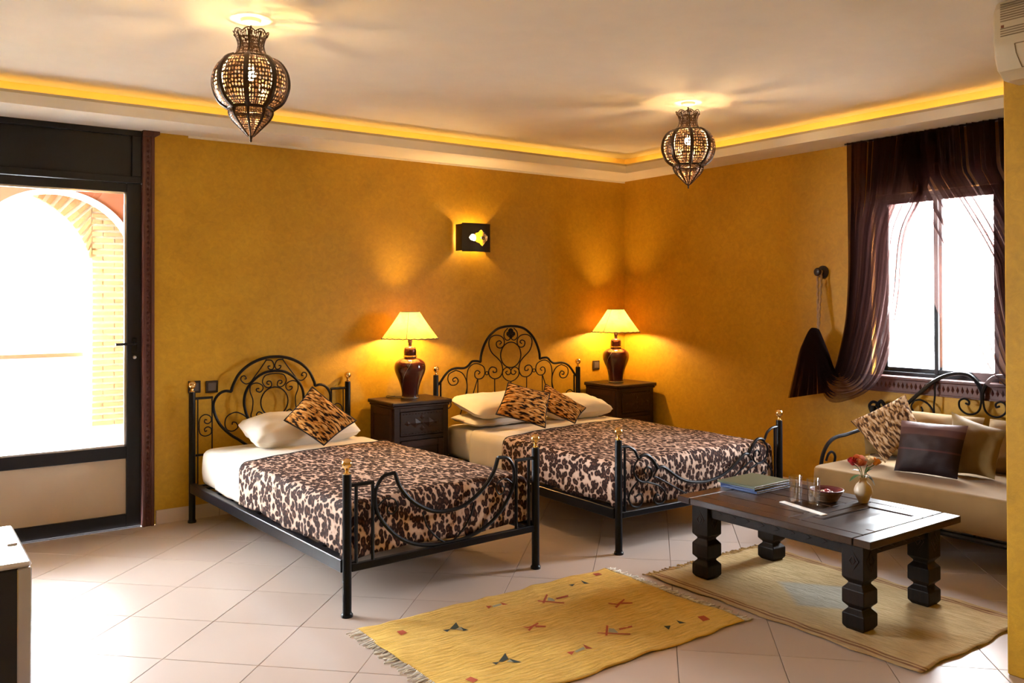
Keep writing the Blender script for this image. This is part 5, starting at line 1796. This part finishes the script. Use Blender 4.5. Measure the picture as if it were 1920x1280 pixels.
# top: frame boards and panel boards
TX0_, TX1_, TY0_, TY1_ = -2.165 - tcx, -1.425 - tcx, -3.755 - tcy, -2.68 - tcy
zt0, zt1 = .388, .420
B().box(TX0_ + .02, TX1_ - .02, TY0_ + .02, TY1_ - .02, zt0, zt1 - .010).build('top_core', MT['wood_leg'], table, smooth=False)
fwid = .085
def tboard(x0, x1, y0, y1, dz=0.0, nm='board'):
    g_ = .0024
    return B().box(x0 + g_, x1 - g_, y0 + g_, y1 - g_, zt0 + (.0 if nm == 'frame_board' else .018), zt1 + dz, .003).build(nm, MT['wood_top'], table, smooth=False)
tboard(TX0_, TX0_ + fwid, TY0_ + fwid, TY1_ - fwid, nm='frame_board')
tboard(TX1_ - fwid, TX1_, TY0_ + fwid, TY1_ - fwid, nm='frame_board')
tboard(TX0_, TX1_, TY0_, TY0_ + fwid, nm='frame_board')
tboard(TX0_, TX1_, TY1_ - fwid, TY1_, nm='frame_board')
ymid0, ymid1 = TY0_ + .40, TY0_ + .46
nb = 5
bw_ = (TX1_ - TX0_ - 2 * fwid) / nb
tboard(TX0_ + fwid, TX1_ - fwid, ymid0, ymid1)
for i in range(nb):
    tboard(TX0_ + fwid + i * bw_, TX0_ + fwid + (i + 1) * bw_, ymid1, TY1_ - fwid, -.0015 + .001 * (i % 2))
# carved square panel at the near end
px0, px1, py0, py1 = TX0_ + fwid, TX1_ - fwid, TY0_ + fwid, ymid0
cxp, cyp = (px0 + px1) / 2, (py0 + py1) / 2
tboard(px0, px0 + .09, py0, py1)
tboard(px1 - .09, px1, py0, py1)
tboard(px0 + .09, px1 - .09, py0, py0 + .05)
tboard(px0 + .09, px1 - .09, py1 - .05, py1)
tboard(px0 + .09, px1 - .09, py0 + .05, py1 - .05, -.005)
cp = B()
sx_, sy_ = (px1 - px0) / 2 - .10, (py1 - py0) / 2 - .06
cp.add([(cxp - sx_, cyp, zt1 - .005), (cxp, cyp - sy_, zt1 - .005), (cxp + sx_, cyp, zt1 - .005), (cxp, cyp + sy_, zt1 - .005), (cxp, cyp, zt1 - .001)], [(0, 1, 4), (1, 2, 4), (2, 3, 4), (3, 0, 4)])
cp.build('carved_diamond', MT['wood_top'], table, smooth=False)

# ---- things on the table
ZT = zt1 + .0002
def book(name, mat, cx, cy, w, d, z, h, rz, label, pages=True):
    o = thing(name, label, 'book', (cx, cy, z), rz)
    B().box(-w / 2, w / 2, -d / 2, d / 2, h - .003, h, .001).build('cover', mat, o, smooth=False)
    B().box(-w / 2, w / 2, -d / 2, d / 2, 0, .003, .001).build('cover', mat, o, smooth=False)
    B().box(-w / 2, -w / 2 + .003, -d / 2, d / 2, .003, h - .003).build('spine', mat, o, smooth=False)
    B().box(-w / 2 + .004, w / 2 - .006, -d / 2 + .006, d / 2 - .006, .0031, h - .0031).build('pages', MT['paper_edge'], o, smooth=False)
    return o
bcx, bcy = -1.688, -2.792
book('folder', MT['folder_blue'], bcx + .003, bcy - .002, .285, .235, ZT, .013, .02, 'navy blue folder at the bottom of the stack on the coffee table')
book('folder', MT['folder_blue'], bcx, bcy, .28, .23, ZT + .0132, .012, -.02, 'navy blue folder in the middle of the stack on the coffee table')
book('folder', MT['folder'], bcx - .004, bcy + .003, .30, .24, ZT + .0254, .012, .03, 'olive green folder on top of the stack on the coffee table')

def tumbler(label, x, y):
    q = B()
    prof = [(.0265, 0), (.0275, .004), (.0315, .128), (.0322, .130), (.0308, .1305), (.0300, .128), (.0262, .012), (.001, .010)]
    q.lathe(prof, 32, caps=False)
    k = len(q.v)
    q.lathe([(.001, .0001), (.0265, .0001)], 32, caps=False)
    o = q.build('tumbler', MT['tumbler'], origin=(0, 0, 0))
    o.location = (x, y, ZT)
    return tag(o, label, 'glass')
tumbler('clear tumbler on the coffee table, the left of two', -1.815, -3.140)
tumbler('clear tumbler on the coffee table, next to the bowl', -1.800, -3.232)
ns_ = B().box(-.017, .017, -.145, .145, 0, .004, .0015)
npk = ns_.build('paper_strip', MT['white'])
npk.location = (-1.892, -3.235, ZT)
npk.rotation_euler = (0, 0, -.22 + .0)
tag(npk, 'narrow folded white paper strip in front of the tumblers', 'paper')

bowl = thing('sweet_bowl', 'small brown coiled basket bowl on the coffee table', 'bowl', (-1.655, -3.205, ZT))
q = B()
prof = []
for i in range(7):
    t = i / 6
    prof.append((.044 + .034 * t, .002 + .050 * t))
k = 0
for i in range(6):
    r_ = .044 + .034 * (i + .5) / 6
    q.tube([(r_ * math.cos(2 * PI * a_ / 40), r_ * math.sin(2 * PI * a_ / 40), .005 + .0085 * i) for a_ in range(40)], .0052, 6, closed=True)
q.lathe([(.001, .001), (.045, .001), (.045, .006), (.001, .006)], 32, caps=False)
q.build('coiled_side', MT['basket'], bowl)
B().lathe([(.074, .054), (.078, .058), (.082, .057), (.080, .052)], 40, caps=False).build('rim', MT['basket_in'], bowl)
B().lathe([(.072, .052), (.040, .008), (.001, .007)], 32, caps=False).build('lining', MT['basket_in'], bowl)
sweet_cols = [(0.62, 0.30, 0.28), (0.70, 0.62, 0.58), (0.45, 0.08, 0.08), (0.75, 0.68, 0.50), (0.55, 0.20, 0.22)]
sm = [plain('sweet_wrapper_%s' % n_, c_, .3, var=.1) for n_, c_ in zip(('pink', 'white', 'red', 'cream', 'rose'), sweet_cols)]
swl = ['pink', 'white', 'red', 'cream', 'rose']
rnd = random.Random(4)
n_s = 0
for ring_n, rr_, zz_ in ((7, .038, .026), (5, .022, .041), (1, 0, .050)):
    for i in range(ring_n):
        a_ = 2 * PI * i / ring_n + rnd.random() * .4
        ci = n_s % 5
        q = B().ball((0, 0, 0), .0105, 10, 6, .8)
        for s in (-1, 1):
            q.add([(s * .009, 0, 0), (s * .019, -.007, .003), (s * .019, .007, -.002), (s * .020, 0, .006)], [(0, 1, 3), (0, 3, 2), (0, 2, 1), (1, 2, 3)])
        o = q.build('sweet', sm[ci])
        o.location = (-1.655 + rr_ * math.cos(a_), -3.205 + rr_ * math.sin(a_), ZT + zz_)
        o.rotation_euler = (rnd.uniform(-.4, .4), rnd.uniform(-.4, .4), rnd.random() * 6)
        tag(o, 'small %s wrapped sweet in the basket bowl' % swl[ci], 'sweet', 'wrapped sweets in the basket bowl, %s ones' % swl[ci])
        n_s += 1

vx, vy = -1.545, -3.335
vase = B().lathe(cr([(.022, 0), (.0235, .005), (.030, .018), (.0415, .045), (.0425, .062), (.034, .085), (.021, .100), (.017, .110), (.020, .122), (.019, .1225), (.015, .112), (.012, .090)], 3), 36)
vo = vase.build('vase', MT['vase'])
vo.location = (vx, vy, ZT)
tag(vo, 'small round cream ceramic vase on the coffee table', 'vase')

def rose(label, mat, hx, hy, hz, size, lean, tint):
    """hx.. = head position relative to the vase mouth centre"""
    base = Vector((vx, vy, ZT + .03))
    root = thing('rose', label, 'flower', tuple(base))
    head = Vector((hx, hy, hz + .09))
    q = B().tube(cr([(hx * .05, hy * .05, 0.0), (hx * .10, hy * .10, .085), (hx * .45, hy * .45, .10 + hz * .45), (hx * .9, hy * .9, .09 + hz * .85), tuple(head)], 4), .0019, 6)
    q.build('stem', MT['stem'], root)
    rnd_ = random.Random(int(size * 1e5))
    fl = B()
    fl.ball((0, 0, -size * .05), size * .66, 14, 8, 1.15)
    for layer, (cnt, rad, hgt_, opn) in enumerate(((3, .50, 1.00, .10), (5, .72, .95, .30), (6, .98, .78, .62))):
        for k in range(cnt):
            a0 = 2 * PI * k / cnt + layer * .5
            rows = []
            for j in range(5):
                t = j / 4
                rr_ = size * rad * (.35 + .65 * math.sin(t * PI / 2)) * (1 + opn * .35 * t)
                zz_ = size * (-.55 + (hgt_ + .5) * t)
                wd = 1.15 * math.sin(PI * (.18 + .62 * t))
                rows.append([(rr_ * math.cos(a0 + wd * (i / 4 - .5) * 1.35), rr_ * math.sin(a0 + wd * (i / 4 - .5) * 1.35), zz_ - size * .22 * abs(i / 4 - .5) ** 2 * 4 * t) for i in range(5)])
            fl.grid(rows)
    fl.uv = {}
    fo = fl.build('flower_head', mat, root, ang=1.5)
    fo.location = head
    fo.rotation_euler = lean
    sp = B()
    for k in range(5):
        a0 = 2 * PI * k / 5
        sp.add([(0, 0, -size * .62), (size * .35 * math.cos(a0 - .3), size * .35 * math.sin(a0 - .3), -size * .45), (size * .75 * math.cos(a0), size * .75 * math.sin(a0), -size * .35), (size * .35 * math.cos(a0 + .3), size * .35 * math.sin(a0 + .3), -size * .45)], [(0, 1, 2, 3)])
    s_ = sp.build('sepals', MT['stem'], root, smooth=False)
    s_.location = head
    s_.rotation_euler = lean
    return root
def cam_side(d, up_):
    """offset d metres to the viewer's right and up_ metres up, near the vase"""
    return (R2.x * d, R2.y * d, up_)
def leafpart(root, px, py, pz, dx, dy, dz, L_, Wd, mat, nm='leaf'):
    P0 = Vector((px, py, pz))
    D_ = Vector((dx, dy, dz)).normalized()
    s_ = D_.cross(Vector((0, 0, 1))).normalized()
    n_ = s_.cross(D_)
    rows = []
    for j in range(8):
        t = j / 7
        wv = Wd * math.sin(PI * min(1, t * .96 + .02)) ** .8
        rows.append([tuple(P0 + D_ * L_ * t + s_ * wv * k_ + n_ * (-.012 * t * t * L_ / .05 + .25 * wv * abs(k_))) for k_ in (-1, -.5, 0, .5, 1)])
    q = B().grid(rows)
    q.uv = {}
    return q.build(nm, mat, root, ang=2)
ro = rose('deep red rose at the left of the bunch in the cream vase', MT['rose_red'], *cam_side(-.050, .078), .022, (0.1, -.25, 0), 0)
leafpart(ro, *cam_side(-.015, .105), *cam_side(-1, -.35), .060, .017, MT['leaf'])
ro = rose('salmon pink rose, the largest bloom in the cream vase', MT['rose_salmon'], *cam_side(-.022, .076), .029, (.55, -.55, 0), 0)
leafpart(ro, *cam_side(-.01, .12), *cam_side(-.7, .3), .045, .014, MT['leaf'])
leafpart(ro, *cam_side(.008, .11), *cam_side(.5, .5), .045, .015, MT['leaf'])
ro = rose('cream white rose between the salmon and orange roses', MT['rose_cream'], *cam_side(.030, .081), .024, (.15, -.15, 0), 0)
leafpart(ro, *cam_side(.012, .115), *cam_side(1, -.9), .075, .012, MT['leaf_pale'])
leafpart(ro, *cam_side(.008, .10), *cam_side(.8, -.3), .040, .014, MT['leaf'])
ro = rose('orange rose at the right of the bunch in the cream vase', MT['rose_orange'], *cam_side(.062, .076), .021, (.1, .6, 0), 0)
leafpart(ro, *cam_side(.01, .118), *cam_side(.5, .8), .040, .012, MT['leaf'])

# ================================================================== AIR CONDITIONER
def aircon():
    x0, y0, y1, z0, z1 = XP, -5.10, -4.268, 2.212, 2.4885
    D = .205
    root = thing('air_conditioner', 'cream wall air conditioner high on the wall end at the right', 'air conditioner', (x0, (y0 + y1) / 2, z0))
    hy, H_ = (y1 - y0) / 2, z1 - z0
    # cross-section in XZ (x negative = out from the wall)
    sec = [(-.001, 0.02), (-.03, .0), (-.13, .0), (-.175, .028), (-.198, .075), (-D, .13), (-D, H_ - .03), (-D + .02, H_), (-.001, H_)]
    q = B()
    n = len(sec)
    r = .014
    ys = [(-hy, .92), (-hy + r * .4, .975), (-hy + r, 1.0), (hy - r, 1.0), (hy - r * .4, .975), (hy, .92)]
    c = (-.09, H_ / 2)
    rows = []
    for yy, s in ys:
        rows.append([(c[0] + (px - c[0]) * s if px < -.01 else px, yy, c[1] + (pz - c[1]) * s) for px, pz in sec])
    q.grid(rows, closed_u=True)
    q.uv = {}
    k = len(q.v)
    q.f.append(tuple(range(n)))
    q.f.append(tuple(range(k - n, k)))
    q.build('casing', MT['plastic'], root, ang=.5)
    s0 = None
    zz = .145
    i = 0
    while zz < H_ - .012:
        if not (.175 < zz < .190):
            q = B().box(-D - .0015, -D + .004, -hy + .035, hy - .028, zz, zz + .0036)
            q.build('grille_slot', MT['plastic_dark'], root, smooth=False)
        zz += .0088
    q = B()
    path = [(-D + .0025, hy - .075, .118), (-.178, hy - .085, .030), (-.178, -hy + .085, .030), (-D + .0025, -hy + .075, .118)]
    q.tube([(-.2045, hy - .075, .112), (-.2005, hy - .078, .080), (-.1785, hy - .088, .030)], .0016, 5)
    q.tube([(-.1785, hy - .088, .030), (-.1785, -hy + .088, .030)], .0016, 5)
    q.tube([(-.2045, hy - .075, .112), (-.2045, -hy + .075, .112)], .0016, 5)
    q.build('louvre_seam', MT['plastic_dark'], root)
    B().box(-D - .001, -D + .002, hy - .040, hy - .030, .176, .186).build('indicator', MT['terracotta'], root, smooth=False)
    return root
aircon()

# ================================================================== MINIBAR FRIDGE
fx1, fy0, fy1, fz = -5.062, -2.665, -2.125, 0.600
fr0 = thing('mini_fridge', 'small black mini fridge at the left edge, its lid coloured pale for reflected daylight', 'fridge', (fx1 - .25, (fy0 + fy1) / 2, 0))
hy = (fy1 - fy0) / 2
B().box(-.24, .238, -hy + .004, hy - .004, .02, fz - .018, .006).build('cabinet', MT['fridge'], fr0, smooth=False)
B().box(-.25, .250, -hy, hy, fz - .018, fz, .008).build('lid', MT['fridge_top'], fr0)
B().box(.208, .249, -hy + .001, -hy + .030, .02, fz - .019, .004).build('corner_strip', MT['steel'], fr0)
B().box(-.24, .17, hy - .07, hy - .01, fz - .001, fz + .018, .006).build('raised_back_edge', MT['fridge_top'], fr0)
B().box(.205, .235, -.03, .05, fz - .001, fz + .006, .002).build('hinge_cover', MT['fridge_top'], fr0)
for sx in (-.2, .2):
    for sy in (-.2, .2):
        B().lathe([(.016, 0), (.016, .021)], 14, sx, sy).build('foot', MT['fridge'], fr0)
